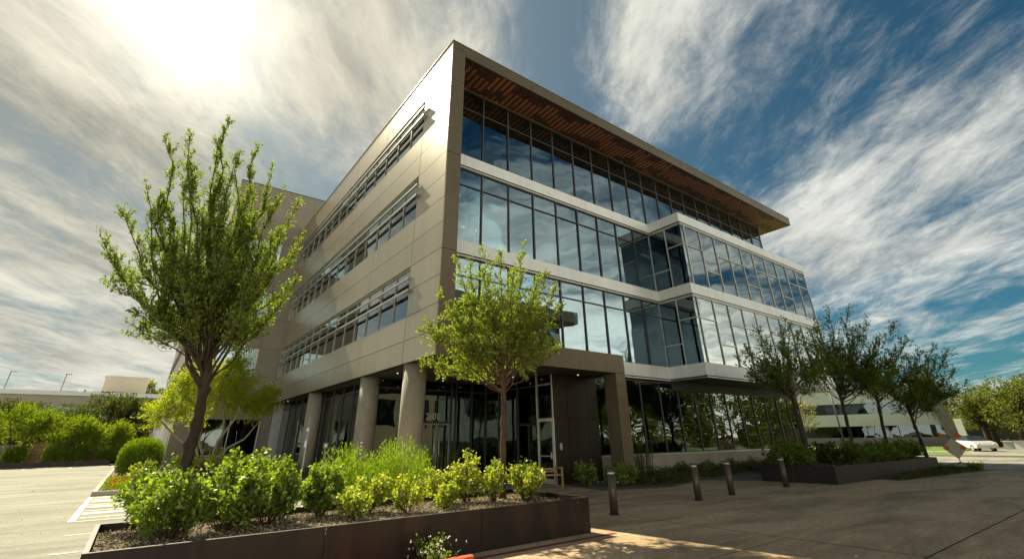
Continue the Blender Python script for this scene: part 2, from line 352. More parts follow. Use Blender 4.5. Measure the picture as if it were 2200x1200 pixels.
def make_world():
    w = bpy.data.worlds.new('World'); S.world = w; w.use_nodes = True; nt = w.node_tree; nt.nodes.clear(); L = nt.links.new
    out = nd(nt, 'ShaderNodeOutputWorld'); bg = nd(nt, 'ShaderNodeBackground', Strength=.1)
    sky = nd(nt, 'ShaderNodeTexSky'); sky.sky_type = 'NISHITA'; sky.sun_disc = False; sky.sun_elevation = SUN_EL
    sky.sun_rotation = math.pi / 2 - SUN_AZ; sky.air_density = 1.; sky.dust_density = .6; sky.ozone_density = 2.5
    tc = nd(nt, 'ShaderNodeTexCoord'); sep = nd(nt, 'ShaderNodeSeparateXYZ'); L(tc.outputs['Generated'], sep.inputs[0])

    def math_(op, a, b=None, clamp=False):
        n = nt.nodes.new('ShaderNodeMath'); n.operation = op; n.use_clamp = clamp
        for i, x in enumerate((a, b)):
            if x is None: continue
            if isinstance(x, (int, float)): n.inputs[i].default_value = x
            else: L(x, n.inputs[i])
        return n.outputs[0]

    def mixc(f, a, b, mode='MIX'):
        n = nt.nodes.new('ShaderNodeMix'); n.data_type = 'RGBA'; n.blend_type = mode
        for k, x in ((0, f), (6, a), (7, b)):
            if isinstance(x, (int, float)): n.inputs[k].default_value = x
            elif isinstance(x, tuple): n.inputs[k].default_value = (*x, 1)
            else: L(x, n.inputs[k])
        return n.outputs[2]

    zz = math_('ADD', math_('MAXIMUM', sep.outputs[2], 0.0), .13)
    cx = math_('DIVIDE', sep.outputs[0], zz); cy = math_('DIVIDE', sep.outputs[1], zz)
    cmb = nd(nt, 'ShaderNodeCombineXYZ'); L(cx, cmb.inputs[0]); L(cy, cmb.inputs[1])

    def noise(rot, sc, scale, detail, rough, dist, off=(0, 0, 0)):
        mp = nd(nt, 'ShaderNodeMapping', vector_type='TEXTURE'); mp.inputs['Rotation'].default_value = (0, 0, R(rot)); mp.inputs['Scale'].default_value = tuple(1 / q for q in sc); mp.inputs['Location'].default_value = off
        L(cmb.outputs[0], mp.inputs[0]); n = nd(nt, 'ShaderNodeTexNoise', Scale=scale, Detail=detail, Roughness=rough, Distortion=dist); L(mp.outputs[0], n.inputs['Vector']); return n.outputs['Fac']
    big = noise(62, (.75, 1., 1), .9, 4., .5, .35, OFF1)
    fine = noise(54, (.42, 1.05, 1), 2.3, 15., .68, .45, OFF2)
    wisp = noise(50, (.6, 1.15, 1), 6., 15., .7, .6, OFF3)
    # nearness to the sun
    dot = nd(nt, 'ShaderNodeVectorMath', operation='DOT_PRODUCT'); L(tc.outputs['Generated'], dot.inputs[0]); dot.inputs[1].default_value = Vector((math.cos(R(97.5)) * math.cos(R(41)), math.sin(R(97.5)) * math.cos(R(41)), math.sin(R(41))))
    dp = math_('MAXIMUM', dot.outputs['Value'], 0.0)
    near = math_('POWER', dp, 3.5)
    glow = math_('POWER', dp, 26.)
    core = math_('POWER', dp, 110.)
    low = math_('POWER', math_('SUBTRACT', 1.0, math_('MAXIMUM', sep.outputs[2], 0.0)), 7.)
    f = math_('ADD', math_('MULTIPLY', big, 1.25), math_('MULTIPLY', fine, 1.35))
    f = math_('ADD', f, math_('MULTIPLY', wisp, .75))
    f = math_('ADD', f, math_('MULTIPLY', near, .42))
    f = math_('ADD', f, math_('MULTIPLY', low, .45))
    # where the cloud fields lie in the sky dome and where it is open
    for dv, rad_, wgt in LOBES:
        dl = nd(nt, 'ShaderNodeVectorMath', operation='DOT_PRODUCT'); L(tc.outputs['Generated'], dl.inputs[0]); dl.inputs[1].default_value = dv
        ml = nd(nt, 'ShaderNodeMapRange'); ml.interpolation_type = 'SMOOTHSTEP'; L(dl.outputs['Value'], ml.inputs[0])
        ml.inputs['From Min'].default_value = math.cos(R(rad_ * 1.7)); ml.inputs['From Max'].default_value = 1.; ml.inputs['To Max'].default_value = wgt * (.45 if dv[0] < .75 else .30)
        f = math_('ADD', f, ml.outputs[0])
    # low cloud bank opposite the sun, out of view, overbrightened to fill the shaded faces
    back = math_('MULTIPLY', math_('MAXIMUM', math_('MULTIPLY', sep.outputs[1], -1.), 0.), math_('POWER', math_('SUBTRACT', 1.0, math_('MAXIMUM', sep.outputs[2], 0.0)), 3.))
    f = math_('ADD', f, math_('MULTIPLY', back, BACKF))
    mr = nd(nt, 'ShaderNodeMapRange'); mr.interpolation_type = 'SMOOTHSTEP'; L(f, mr.inputs[0])
    mr.inputs['From Min'].default_value = CL0; mr.inputs['From Max'].default_value = CL1; mr.inputs['To Max'].default_value = .97
    mask = mr.outputs[0]
    blue = mixc(1., sky.outputs[0], SKYTINT, 'MULTIPLY')
    blue = mixc(near, blue, (1.5, 1.75, 1.8))
    # thin cloud is bright, the thick bellies are grey
    lit = mixc(near, mixc(math_('MULTIPLY', back, 3., True), CLOUD_FAR, CLOUD_BACK), CLOUD_NEAR)
    th = nd(nt, 'ShaderNodeMapRange'); L(math_('ADD', math_('ADD', math_('MULTIPLY', fine, .42), math_('MULTIPLY', wisp, .28)), math_('MULTIPLY', math_('SUBTRACT', 1., big), .5)), th.inputs[0])
    th.inputs['From Min'].default_value = .48; th.inputs['From Max'].default_value = .74
    shade = mixc(th.outputs[0], mixc(1., lit, mixc(math_('MULTIPLY', back, 3., True), mixc(near, (.62, .63, .64), (.40, .41, .42)), (.84, .85, .86)), 'MULTIPLY'), mixc(1., lit, (1.22, 1.22, 1.2), 'MULTIPLY'))
    c = mixc(mask, blue, shade)
    c = mixc(1., c, mixc(math_('MULTIPLY', glow, math_('ADD', math_('MULTIPLY', th.outputs[0], .9), .35)), (0, 0, 0), GLOWC), 'ADD')
    c = mixc(1., c, mixc(core, (0, 0, 0), (3.8, 3.7, 3.2)), 'ADD')
    L(c, bg.inputs[0]); L(bg.outputs[0], out.inputs[0])


OFF1, OFF2, OFF3 = (3.1, 1.7, 0), (7.3, 2.2, 0), (1.2, 5.5, 0)
LOBES = [((0.845, 0.154, 0.18), 5, 0.21), ((0.855, 0.022, 0.18), 6, 0.21), ((0.832, 0.307, 0.16), 4, 0.17), ((0.768, 0.187, 0.21), 4, 0.10), ((-0.137, 0.979, 0.08), 14, 0.55), ((-0.210, 0.930, 0.15), 9, 0.35), ((-0.054, 0.974, 0.11), 8, 0.30), ((0.221, 0.692, 0.687), 11, 0.55), ((0.185, 0.773, 0.607), 7, 0.4), ((0.642, 0.385, 0.663), 8, 0.55), ((0.65, 0.276, 0.708), 10, 0.45), ((0.632, 0.467, 0.619), 5, 0.35), ((0.91, 0.122, 0.397), 9, 0.45), ((0.952, 0.077, 0.297), 9, 0.4), ((0.88, 0.224, 0.419), 7, 0.35), ((0.942, 0.205, 0.266), 8, 0.35), ((0.496, 0.451, 0.742), 5, -0.5), ((0.589, 0.535, 0.606), 5, -0.35), ((0.788, 0.281, 0.548), 8, -0.2), ((0.824, 0.114, 0.555), 11, -0.2), ((0.16, 0.848, 0.505), 6, -0.5), ((0.906, 0.001, 0.422), 6, 0.3), ((-0.244, 0.827, 0.506), 9, 0.2), ((0.905, 0.346, 0.246), 7, 0.25), ((0.928, 0.145, 0.343), 3, -0.3)]
BACKF = 1.6
CLOUD_BACK = (14.6, 13.8, 11.6)
CL0, CL1 = 1.70, 2.36
SKYTINT = (.115, .285, .29)
CLOUD_FAR, CLOUD_NEAR = (4.1, 4.15, 3.85), (3.75, 3.5, 2.75)
GLOWC = (1.45, 1.4, 1.15)
make_world()

# ------------------------------------------------------------------ setting
STRUCT_LABELS.update(ground='dusty open ground reaching the horizon', parking_lot='pale sunlit asphalt parking lot left of the building',
                     driveway='brown exposed concrete driveway in the shade of the building', road='two lane street crossing at the right', sidewalk='pale concrete walk in front of the entrance columns')


def sheet(poly, z): m = MB(); m.quad([(x, y, z) for x, y in poly]); return m


struct('ground', sheet([(-900, -900), (900, -900), (900, 900), (-900, 900)], -.03), M['ground'])
struct('parking_lot', sheet([(-60, -60), (-7.4, -60), (-7.4, -3.6), (-2.4, -3.6), (-2.4, 10.4), (-7.9, 10.4), (-7.9, 46.4), (-60, 46.4)], -.004), M['asphalt'])
struct('driveway', sheet([(-7.4, -60), (27.2, -60), (27.2, -5.6), (26.2, -5.4), (14.2, -2.6), (12.5, -.6), (6.4, 1.6), (-2.4, 1.6), (-2.4, -3.4), (-7.4, -3.4)], 0.), M['plaza'])
sw = MB(); sw.box(-2.4, 9.3, 1.6, 7.1, -.03, .006); sw.box(-2.4, 1.0, 7.1, 25.4, -.03, .006); struct('sidewalk', sw, M['walk'])
struct('road', sheet([(27.6, -200), (46., -200), (46., 300), (27.6, 300)], .0), M['asphalt'])
rk = MB(); rk.box(27.2, 27.6, -200, -13, -.03, .02); rk.box(27.2, 27.6, -9.3, 200, -.03, .1); rk.box(46., 46.3, -200, 200, -.03, .12); struct('road_kerb', rk, M['kerb'])
mk = MB()
for y in np.arange(-120, 160, 9.): mk.quad([(36.7, y, .004), (36.85, y, .004), (36.85, y + 3, .004), (36.7, y + 3, .004)])
mk.quad([(44.6, -200, .004), (44.72, -200, .004), (44.72, 200, .004), (44.6, 200, .004)])
struct('road_markings', mk, M['paint'])
struct('lawn', sheet([(46.3, -70), (58.5, -70), (58.5, 120), (46.3, 120)], .03), M['lawn'])
struct('building_lawn', sheet([(61.6, .6), (84, 3.5), (84, 90), (61.6, 90)], .05), M['lawn'])
struct('side_street', sheet([(46.3, -9), (120, -9.4), (120, -3.2), (61, -.6), (46.3, -1.5)], .04), M['asphalt'])
ar = sheet([(58.5, -70), (61.6, -70), (61.6, 120), (58.5, 120)], .034); struct('far_walk', ar, M['walk'])

# parking bay paint
pm = MB()
for x0, x1, y0, y1 in [(-7.98, -7.84, 2.9, 10.2), (-7.84, -3, 2.84, 2.96), (-7.84, -3, .5, .6), (-7.84, -7.42, -1.75, -1.66)] + [(-7.8, -3, y, y + (.55 if i % 2 else .16)) for i, y in enumerate((3.5, 4.4, 5.3, 6.2, 7.1, 8.0, 8.9, 9.6))]:
    pm.quad([(x0, y0, .002), (x1, y0, .002), (x1, y1, .002), (x0, y1, .002)])
for k in range(7): pm.quad([(-22 + k * 2.75, 41.2, .002), (-21.88 + k * 2.75, 41.2, .002), (-21.88 + k * 2.75, 46, .002), (-22 + k * 2.75, 46, .002)])
struct('parking_markings', pm, M['paint'])

# joints of the driveway: saw cuts as thin dark and pale inlays
jt = MB()


def strip(m, x0, y0, x1, y1, w, z, mi):
    d = Vector((x1 - x0, y1 - y0)); n = Vector((-d.y, d.x)).normalized() * w / 2
    m.quad([(x0 - n.x, y0 - n.y, z), (x1 - n.x, y1 - n.y, z), (x1 + n.x, y1 + n.y, z), (x0 + n.x, y0 + n.y, z)], mi)


strip(jt, .65, -5.32, 14.2, -4.72, .03, .003, 0); strip(jt, 2.5, -10.9, 27, -10.9, .028, .003, 1); strip(jt, 2.55, -5.3, 2.75, -11.3, .028, .003, 1)
strip(jt, 8.4, -5.0, 8.6, -16, .028, .003, 1); strip(jt, -7.4, -8.9, 2.6, -8.9, .016, .003, 1); strip(jt, 14.6, -5.6, 14.6, -16, .028, .003, 1); strip(jt, 6.3, -4.9, 9.2, -1.7, .02, .003, 0)
strip(jt, 20.4, -5.8, 20.4, -16, .028, .003, 1)
struct('driveway_joints', jt, [M['walk'], M['gap']])

# ------------------------------------------------------------------ the office building
OB = thing('office_building', 'four storey bronze metal and glass office building with wood lined roof overhang', 'building')
Hh = 18.25; G = 1.886


def pt(name, mb, mat, parent=None, label=None): return mb.build(name, mat, parent or OB, label=label)


# left face: metal panels with real joints
rows_corner = [4.2, 5.03, 5.95, 6.97, 7.98, 9.05, 10.1, 11.12, 12.2, 13.33, 14.4, 15.5, 16.5, 17.86, 18.25]
rows_rest = [(4.2, 5.03), (5.03, 5.93), (8.0, 9.05), (9.05, 10.13), (12.24, 13.33), (13.33, 14.38), (16.49, 17.86), (17.86, 18.25)]
ys = [2.5, 7.25, 12.1, 16.95, 21.75, 25.5]; g = .02
lw = MB()
for a, b in zip(rows_corner[:-1], rows_corner[1:]): lw.box(0, .05, 0.0, 2.5 - g, a + g / 2, b - g / 2)
for a, b in rows_rest:
    for y0, y1 in zip(ys[:-1], ys[1:]): lw.box(0, .05, y0 + g / 2, y1 - g / 2, a + g / 2, b - g / 2)
for z0, z1 in ((5.93, 8.0), (10.13, 12.24), (14.38, 16.49)): lw.box(0, .05, 24.52, 25.5, z0 + g / 2, z1 - g / 2)
pt('wall_cladding', lw, M['bronze'])
bk = MB()
for a, b in [(4.2, 5.94), (7.99, 10.14), (12.23, 14.39), (16.48, 18.24)]: bk.box(.052, .30, .05, 25.5, a + .004, b)
for a, b in [(5.94, 7.99), (10.14, 12.23), (14.39, 16.48)]: bk.box(.052, .30, .05, 2.497, a, b); bk.box(.052, .30, 24.53, 25.5, a, b)
pt('wall_backing', bk, M['gap'])
for z0, z1 in ((5.95, 7.98), (10.15, 12.22), (14.40, 16.47)):
    rv = MB(); rv.box(.02, .2, 2.5, 24.5, z0 - .03, z0); rv.box(.052, .2, 2.5, 24.5, z1, z1 + .012)
    pt('window_sill', rv, M['alu'])
    for k in range(14):
        y0 = 2.5 + k * 22 / 14; y1 = y0 + 22 / 14
        w = pt('window', MB().box(.13, .145, y0, y1, z0, z1), M['glass_strip'])
        f = MB(); f.box(.085, .128, y1 - .022, y1 + .022, z0, z1)
        if k == 0: f.box(.085, .128, y0, y0 + .045, z0, z1)
        f.box(.09, .128, y0, y1 - .03, z0, z0 + .045); f.box(.09, .128, y0, y1 - .03, z1 - .05, z1)
        f.build('window_frame', M['shade_alu'], w)
    for zz in (z1 - .53, z1 - 1.03):
        sb = MB()
        sb.prism([(-.13, 2.3), (-.03, 2.3), (-.03, 24.6), (-.13, 24.6)], zz, zz + .035); sb.box(-.142, -.13, 2.3, 24.6, zz - .05, zz + .05)
        for yy in np.arange(2.6, 24.6, 3.14): sb.box(-.03, .085, yy - .02, yy + .02, zz - .02, zz + .03)
        pt('sun_shade', sb, M['shade_alu'])

# corner fin, fascia, roof
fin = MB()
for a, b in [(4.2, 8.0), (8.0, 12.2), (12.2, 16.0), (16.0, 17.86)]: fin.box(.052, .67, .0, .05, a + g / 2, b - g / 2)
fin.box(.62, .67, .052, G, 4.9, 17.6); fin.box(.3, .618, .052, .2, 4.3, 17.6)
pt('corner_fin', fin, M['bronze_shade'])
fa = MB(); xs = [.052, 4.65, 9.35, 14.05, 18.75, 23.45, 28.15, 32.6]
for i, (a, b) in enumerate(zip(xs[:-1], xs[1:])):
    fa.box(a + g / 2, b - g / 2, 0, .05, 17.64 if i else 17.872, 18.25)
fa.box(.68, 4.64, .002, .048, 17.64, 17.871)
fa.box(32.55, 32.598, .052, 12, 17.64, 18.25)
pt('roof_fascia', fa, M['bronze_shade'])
cap = MB(); cap.box(-.03, 32.63, -.03, .09, 18.252, 18.285); cap.box(-.03, .09, .092, 25.5, 18.252, 18.285); cap.box(32.5, 32.63, .092, 12, 18.252, 18.285)
pt('roof_coping', cap, M['bronze'])
rf = MB(); rf.box(.31, 32.54, .06, 25.4, 17.78, 18.22); pt('roof', rf, M['roof'])
pl = MB(); x = .69; pw = .152; i_ = 0; off = .2
while x < 32.5:
    y_end = G - .07 if x < 30.7 else 11.9; i_ += 1
    if i_ % 7 == 0: off = random.choice((.0, .12, .3, .5, .62))
    if i_ % 2:
        pl.box(x, x + pw - .01, .06, y_end, 17.655, 17.70, 0)
    else:
        y = .06; lt = off < .06; y2 = y + (off if not lt else 0) + random.choice((0, .08, .16))
        if y2 > y + .03: pl.box(x, x + pw - .01, y, y2 - .004, 17.655, 17.70, 0)
        y = y2
        while y < y_end - .05:
            l = random.choice((.85, 1.0, 1.15)); y3 = min(y + l, y_end); pl.box(x, x + pw - .01, y, y3 - .004, 17.652, 17.70, 1)
            y = y3; y4 = min(y + random.choice((.5, .8)), y_end)
            if y4 > y + .03: pl.box(x, x + pw - .01, y, y4 - .004, 17.655, 17.70, 0)
            y = y4
    x += pw
pt('wood_soffit', pl, [M['soffit'], M['soffit_light']])
pt('soffit_backing', MB().box(.69, 32.5, .058, 11.9, 17.705, 17.77), M['gap'])
pt('soffit_trim', MB().box(.68, 30.7, G - .065, G - .005, 17.60, 17.70), M['bronze'])

# curtain wall of the right face
mull = [1.38 + 1.54 * k for k in range(0, 20)]


def panel_run(xs, z0, z1, tz, mat, fm=M['darkframe'], yy=G, mw=.03, name='glass_panel', proud=.05):
    for i, (a, b) in enumerate(zip(xs[:-1], xs[1:])):
        bb = MB().box(a, b, yy + .01, yy + .022, z0, z1); t1, t2 = random.uniform(-.006, .006), random.uniform(-.006, .006)
        bb.v = [(x, y + (x - a) / (b - a) * t1 + (z - z0) / (z1 - z0) * t2 + .006, z) for x, y, z in bb.v]
        p = pt(name, bb, mat)
        f = MB(); f.box(b - mw, b + mw, yy - proud, yy + .008, z0, z1)
        for t in ([tz] if not isinstance(tz, list) else ([tz[i]] if tz[i] else [])):
            f.box(a + mw, b - mw, yy - proud + .01, yy + .008, t - mw * .8, t + mw * .8)
        f.box(a + mw, b - mw, yy - proud + .01, yy + .008, z0, z0 + .04); f.box(a + mw, b - mw, yy - proud + .01, yy + .008, z1 - .05, z1)
        f.build('mullion', fm, p)


panel_run([.68] + mull, 13.64, 17.60, 16.45, M['glass'])
sub = [.68] + [m for m in mull if m < 15.2] + [15.27]
panel_run(sub, 9.33, 12.97, 12.12, M['glass'])
panel_run(sub, 5.09, 8.65, 7.82, M['glass'])
pt('glass_panel', MB().box(30.64, 30.652, G + .03, 9, 13.64, 17.6), M['glass'])

bay_m = [15.27, 15.62] + [15.62 + 1.56 * k for k in range(1, 11)]
for z0, z1 in ((9.33, 12.97), (5.09, 8.65)):
    hi, lo = z0 + 2.37, z0 + 1.12
    pat = [hi, hi, lo, hi, hi, lo, hi, hi, lo, hi, hi]
    panel_run(bay_m, z0, z1, pat, M['glass_bay'], M['alu'], -.32, .028, 'bay_glass_panel', .04)
    # the short side of the bay
    for y0, y1, t in ((-.31, .75, hi), (.75, G, lo)):
        p = pt('bay_glass_panel', MB().box(15.28, 15.292, y0, y1, z0, z1), M['glass_bayside'])
        f = MB(); f.box(15.235, 15.278, y1 - .03, y1 + .03, z0, z1); f.box(15.24, 15.278, y0, y1 - .03, t - .028, t + .028)
        f.box(15.24, 15.278, y0, y1 - .03, z0, z0 + .04); f.box(15.24, 15.278, y0, y1 - .03, z1 - .05, z1); f.build('mullion', M['alu'], p)
    # far end of the bay
    pt('bay_glass_panel', MB().box(31.2, 31.212, -.30, 9, z0, z1), M['glass_bay'])

# silver spandrel bands, panelled, with a dark reveal and a pale trim below
for n, (z0, z1, xa) in enumerate(((12.97, 13.64, .68), (8.65, 9.33, .68), (4.38, 5.09, 9.38))):
    b = MB(); t = MB()
    xs_ = [x for x in (xa, 5.0, 9.7, 14.0, 15.1) if x >= xa]
    for a, c in zip(xs_[:-1], xs_[1:]): b.box(a + .005, c - .005, G - .16, G - .06, z0 + .10, z1)
    b.box(15.105, 15.165, -.42, G - .06, z0 + .10, z1)
    b.box(15.167, 18.3, -.42, -.36, z0 + .10, z1)
    for a, c in zip((18.3, 23., 27.7), (23., 27.7, 31.3)): b.box(a + .01, c, -.42, -.36, z0 + .10, z1)
    b.box(31.24, 31.3, -.358, 9, z0 + .10, z1)
    b.box(xa, 15.1, G - .058, G + .3, z1 - .07, z1 - .002); b.box(15.17, 31.2, -.358, G + .3, z1 - .07, z1 - .004)
    pt('spandrel_band', b, M['band'])
    t.box(xa, 15.2, G - .10, G - .02, z0, z0 + .06); t.box(15.2, 15.24, -.36, G - .02, z0, z0 + .06); t.box(15.2, 31.2, -.38, -.34, z0, z0 + .06)
    pt('spandrel_trim', t, M['alu'] if n != 2 else M['band'])
    r = MB(); r.box(xa, 15.22, G - .05, G + .02, z0 + .06, z0 + .098); r.box(15.22, 15.26, -.34, G - .05, z0 + .06, z0 + .098); r.box(15.262, 31.2, -.34, -.3, z0 + .06, z0 + .098)
    r.box(xa, 15.2, G + .0, G + .25, z0 + .1, z1 - .08); r.box(15.27, 31.15, -.30, G + .2, z0 + .1, z1 - .08)
    pt('spandrel_backing', r, M['gap'])
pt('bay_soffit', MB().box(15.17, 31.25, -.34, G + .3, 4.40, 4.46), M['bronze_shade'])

# ground floor glazing on the right
gm = [9.42, 11.05, 12.6, 14.15, 15.7, 17.25, 18.8, 20.35, 21.9, 23.45, 25., 26.55, 28.1, 29.65]
panel_run(gm, .97, 4.3, [None] * 13, M['glass_dark'], M['darkframe'], G, .035, 'storefront_pane', .03)
hd = MB(); hd.box(15.3, 29.7, G - .055, G + .0, 3.95, 4.38); pt('window_header', hd, M['darkframe'])
for y0, y1 in zip(np.arange(1.93, 9, 1.5), np.arange(1.93, 9, 1.5) + 1.5):
    p = pt('storefront_pane', MB().box(29.66, 29.672, y0, y1, .97, 4.3), M['glass_dark'])
    MB().box(29.66, 29.71, y1 - .03, y1 + .03, .97, 4.3).build('mullion', M['darkframe'], p)
st = MB(); st.box(9.42, 29.75, G - .14, G + .1, -.02, .90); pt('stem_wall', st, M['stem'])
pt('window_ledge', MB().box(9.42, 29.8, G - .19, G + .02, .902, .965), M['alu'])

# portico: beam, pier, brown wall, ceiling
po = MB()
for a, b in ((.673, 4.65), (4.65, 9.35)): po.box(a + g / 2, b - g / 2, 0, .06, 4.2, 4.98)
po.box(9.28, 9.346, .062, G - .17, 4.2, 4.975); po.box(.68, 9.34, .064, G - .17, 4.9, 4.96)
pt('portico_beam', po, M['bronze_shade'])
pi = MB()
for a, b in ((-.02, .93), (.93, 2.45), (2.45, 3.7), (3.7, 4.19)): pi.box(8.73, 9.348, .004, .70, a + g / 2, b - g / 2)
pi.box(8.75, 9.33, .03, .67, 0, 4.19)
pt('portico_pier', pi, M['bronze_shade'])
bw = MB()
for a, b in ((6.76, 7.55), (7.55, 8.75), (8.75, 9.42)):
    for c, d in ((-.02, .93), (.93, 2.45), (2.45, 4.2)): bw.box(a + g / 2, b - g / 2, G - .02, G + .05, c + g / 2, d - g / 2)
bw.box(6.76, 9.41, G + .06, G + .2, 0, 4.2)
pt('brown_panel_wall', bw, M['darkpanel'])
pt('card_reader', MB().box(6.98, 7.10, G - .05, G - .022, 1.25, 1.5), M['alu'])
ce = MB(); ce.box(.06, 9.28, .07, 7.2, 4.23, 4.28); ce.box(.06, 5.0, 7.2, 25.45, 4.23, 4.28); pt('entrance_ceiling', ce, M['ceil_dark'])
for i, (x, y) in enumerate([(1.4, 7.7), (.95, 5.05), (1.45, 14.2), (1.45, 16.2), (5.3, 5.2), (3.4, 2.2), (5.4, 1.45), (6.1, 5.6), (7.95, 1.5), (3.4, 5.6), (.5, 22.), (3.3, 3.9), (1.4, 10.9), (5.9, 3.6)]):
    pt('downlight', MB().cyl(x, y, 4.205, 4.229, .035, 12), M['lamp'])
for x, y in ((.50, 2.42), (.55, 7.0), (.58, 15.4)):
    cb = MB(); cb.tube([(x, y, -.02), (x, y, 2.2), (x, y, 4.229)], .425, 40); pt('column', cb, M['concrete'])

# recessed lobby glass
TR = 3.83


def lobby(axis, c, edges, z0=.02, z1=4.22, mats=None):
    for i, (a, b) in enumerate(zip(edges[:-1], edges[1:])):
        p = MB(); f = MB()
        if axis == 'y':
            p.box(a, b, c, c + .012, z0, z1); f.box(b - .035, b + .035, c - .06, c - .002, z0, z1); f.box(a + .035, b - .035, c - .05, c - .002, TR - .03, TR + .03); f.box(a + .035, b - .035, c - .05, c - .002, z0, z0 + .06)
        else:
            p.box(c, c + .012, a, b, z0, z1); f.box(c - .06, c - .002, b - .035, b + .035, z0, z1); f.box(c - .05, c - .002, a + .035, b - .035, TR - .03, TR + .03); f.box(c - .05, c - .002, a + .035, b - .035, z0, z0 + .06)
        o = pt('lobby_pane', p, M['glass_dark']); f.build('mullion', M['darkframe'], o)


lobby('y', 7.1, [.98, 2.15, 3.25]); lobby('y', 7.1, [4.75, 5.0, 5.9, 6.75])
lobby('x', 6.75, [2.97, 4.4, 5.9, 7.1]); lobby('x', .98, [7.1, 8.6, 10.2, 11.8, 13.4, 15., 16.6, 18.2, 19.8, 21.4, 23., 25.4])
p = pt('lobby_pane', MB().box(3.25, 4.75, 7.1, 7.112, 2.45, 4.22), M['glass_dark'])
f = MB(); f.box(3.25, 4.75, 7.05, 7.098, 2.39, 2.46); f.box(3.29, 4.71, 7.05, 7.098, TR - .03, TR + .03); f.box(4.71, 4.78, 7.04, 7.098, .02, 4.22); f.box(3.22, 3.29, 7.04, 7.098, .02, 4.22); f.build('mullion', M['darkframe'], p)
for x0, x1, hx in ((3.30, 3.99, 3.88), (4.01, 4.70, 4.12)):
    d = pt('entrance_door', MB().box(x0 + .06, x1 - .06, 7.09, 7.102, .14, 2.32), M['glass_dark'])
    fr = MB(); fr.box(x0, x0 + .06, 7.07, 7.12, .02, 2.38); fr.box(x1 - .06, x1, 7.07, 7.12, .02, 2.38); fr.box(x0 + .06, x1 - .06, 7.07, 7.12, .02, .14); fr.box(x0 + .06, x1 - .06, 7.07, 7.12, 2.32, 2.38)
    fr.build('door_frame', M['shade_alu'], d)
    h = MB(); h.tube([(hx, 7.0, .35), (hx, 7.0, 2.2)], .022, 10); h.box(hx - .01, hx + .01, 7.0, 7.07, .5, .52); h.box(hx - .01, hx + .01, 7.0, 7.07, 2.05, 2.07); h.build('handle', M['alu'], d)
# pale single door in the side glass
d = pt('side_door', MB().box(6.745, 6.757, 1.99, 2.87, .2, 2.36), M['glass_dark'])
fr = MB(); fr.box(6.70, 6.78, 1.90, 2.0, .02, 2.46); fr.box(6.70, 6.78, 2.86, 2.96, .02, 2.46); fr.box(6.70, 6.78, 2.0, 2.86, 2.34, 2.46); fr.box(6.70, 6.78, 2.0, 2.86, .02, .2); fr.build('door_frame', M['doorframe'], d)
h = MB(); h.box(6.66, 6.70, 2.0, 2.8, 1.0, 1.04); h.box(6.65, 6.70, 2.03, 2.08, .92, 1.16); h.build('handle', M['alu'], d)
p = pt('lobby_pane', MB().box(6.75, 6.762, 1.92, 2.94, 2.5, 4.22), M['glass_dark'])
f = MB(); f.box(6.69, 6.748, 2.93, 2.99, 2.47, 4.22); f.box(6.70, 6.748, 1.92, 2.93, TR - .03, TR + .03); f.box(6.69, 6.748, 1.9, 1.94, 2.47, 4.22); f.build('mullion', M['alu'], p)


def text_mesh(txt, size, depth=.02):
    c = bpy.data.curves.new('t', 'FONT'); c.body = txt; c.size = size; c.extrude = depth; c.offset = .012 * size; c.align_x = 'LEFT'
    o = bpy.data.objects.new('t', c); COL.objects.link(o); dg = bpy.context.evaluated_depsgraph_get(); dg.update()
    me = bpy.data.meshes.new_from_object(o.evaluated_get(dg)); bpy.data.objects.remove(o); return me


me = text_mesh('2801', .42, .02); me.transform(Matrix.Translation((3.37, 7.0, 2.54)) @ Matrix.Rotation(R(90), 4, 'X') @ Matrix.Scale(.86, 4, (1, 0, 0)))
link('address_number', me, M['doorframe'], OB, WL[OB])

# inside: slabs, ceilings, core, columns, a few desks
sl_ = MB()
for z0, z1 in ((4.45, 4.98), (8.72, 9.25), (13.03, 13.56)): sl_.box(.35, 30.5, G + .32, 25.2, z0, z1)
sl_.box(15.3, 31.1, G + .35, 25.2, 4.30, 4.44)
pt('floor_slab', sl_, M['ceiling'])
cr = MB(); cr.box(5, 28, 11., 12, .02, 17.6); cr.box(4.2, 5, 11, 25, .02, 17.6); cr.box(31.0, 31.15, 9.2, 25, .02, 17.6); cr.box(.4, 31, 25.2, 25.4, .02, 17.6); cr.box(2.5, 30.5, 10.5, 10.9, .02, 4.2)
pt('interior_wall', cr, M['interior'])
ic = MB()
for z0, z1 in ((4.98, 8.72), (9.25, 13.03), (13.56, 17.6)):
    for x in (3.4, 12.6, 21.8): ic.cyl(x, 3.6, z0, z1, .24, 20)
pt('interior_column', ic, M['white'])
fu = MB()
for z0 in (5.09, 9.33, 13.64):
    for k in range(26):
        x = random.uniform(1.5, 29); y = random.uniform(2.4, 5.5); w_ = random.uniform(.25, .8); h_ = random.uniform(.7, 1.35)
        fu.box(x, x + w_, y, y + .5, z0 - .1, z0 + h_)
pt('office_furniture', fu, M['white'])
il = MB()
for z0 in (8.70, 13.01, 17.62):
    for x in np.arange(2., 30, 3.1):
        for y in (4.2, 7.4): il.box(x, x + 1.1, y, y + .09, z0 - .03, z0)
pt('ceiling_light', il, M['lamp'])
pt('ground_floor', MB().box(1.0, 29.6, 7.2, 25, .0, .015), M['ceil_dark']); pt('ground_floor', MB().box(6.9, 29.6, 2.0, 7.1, .0, .015), M['ceil_dark'])

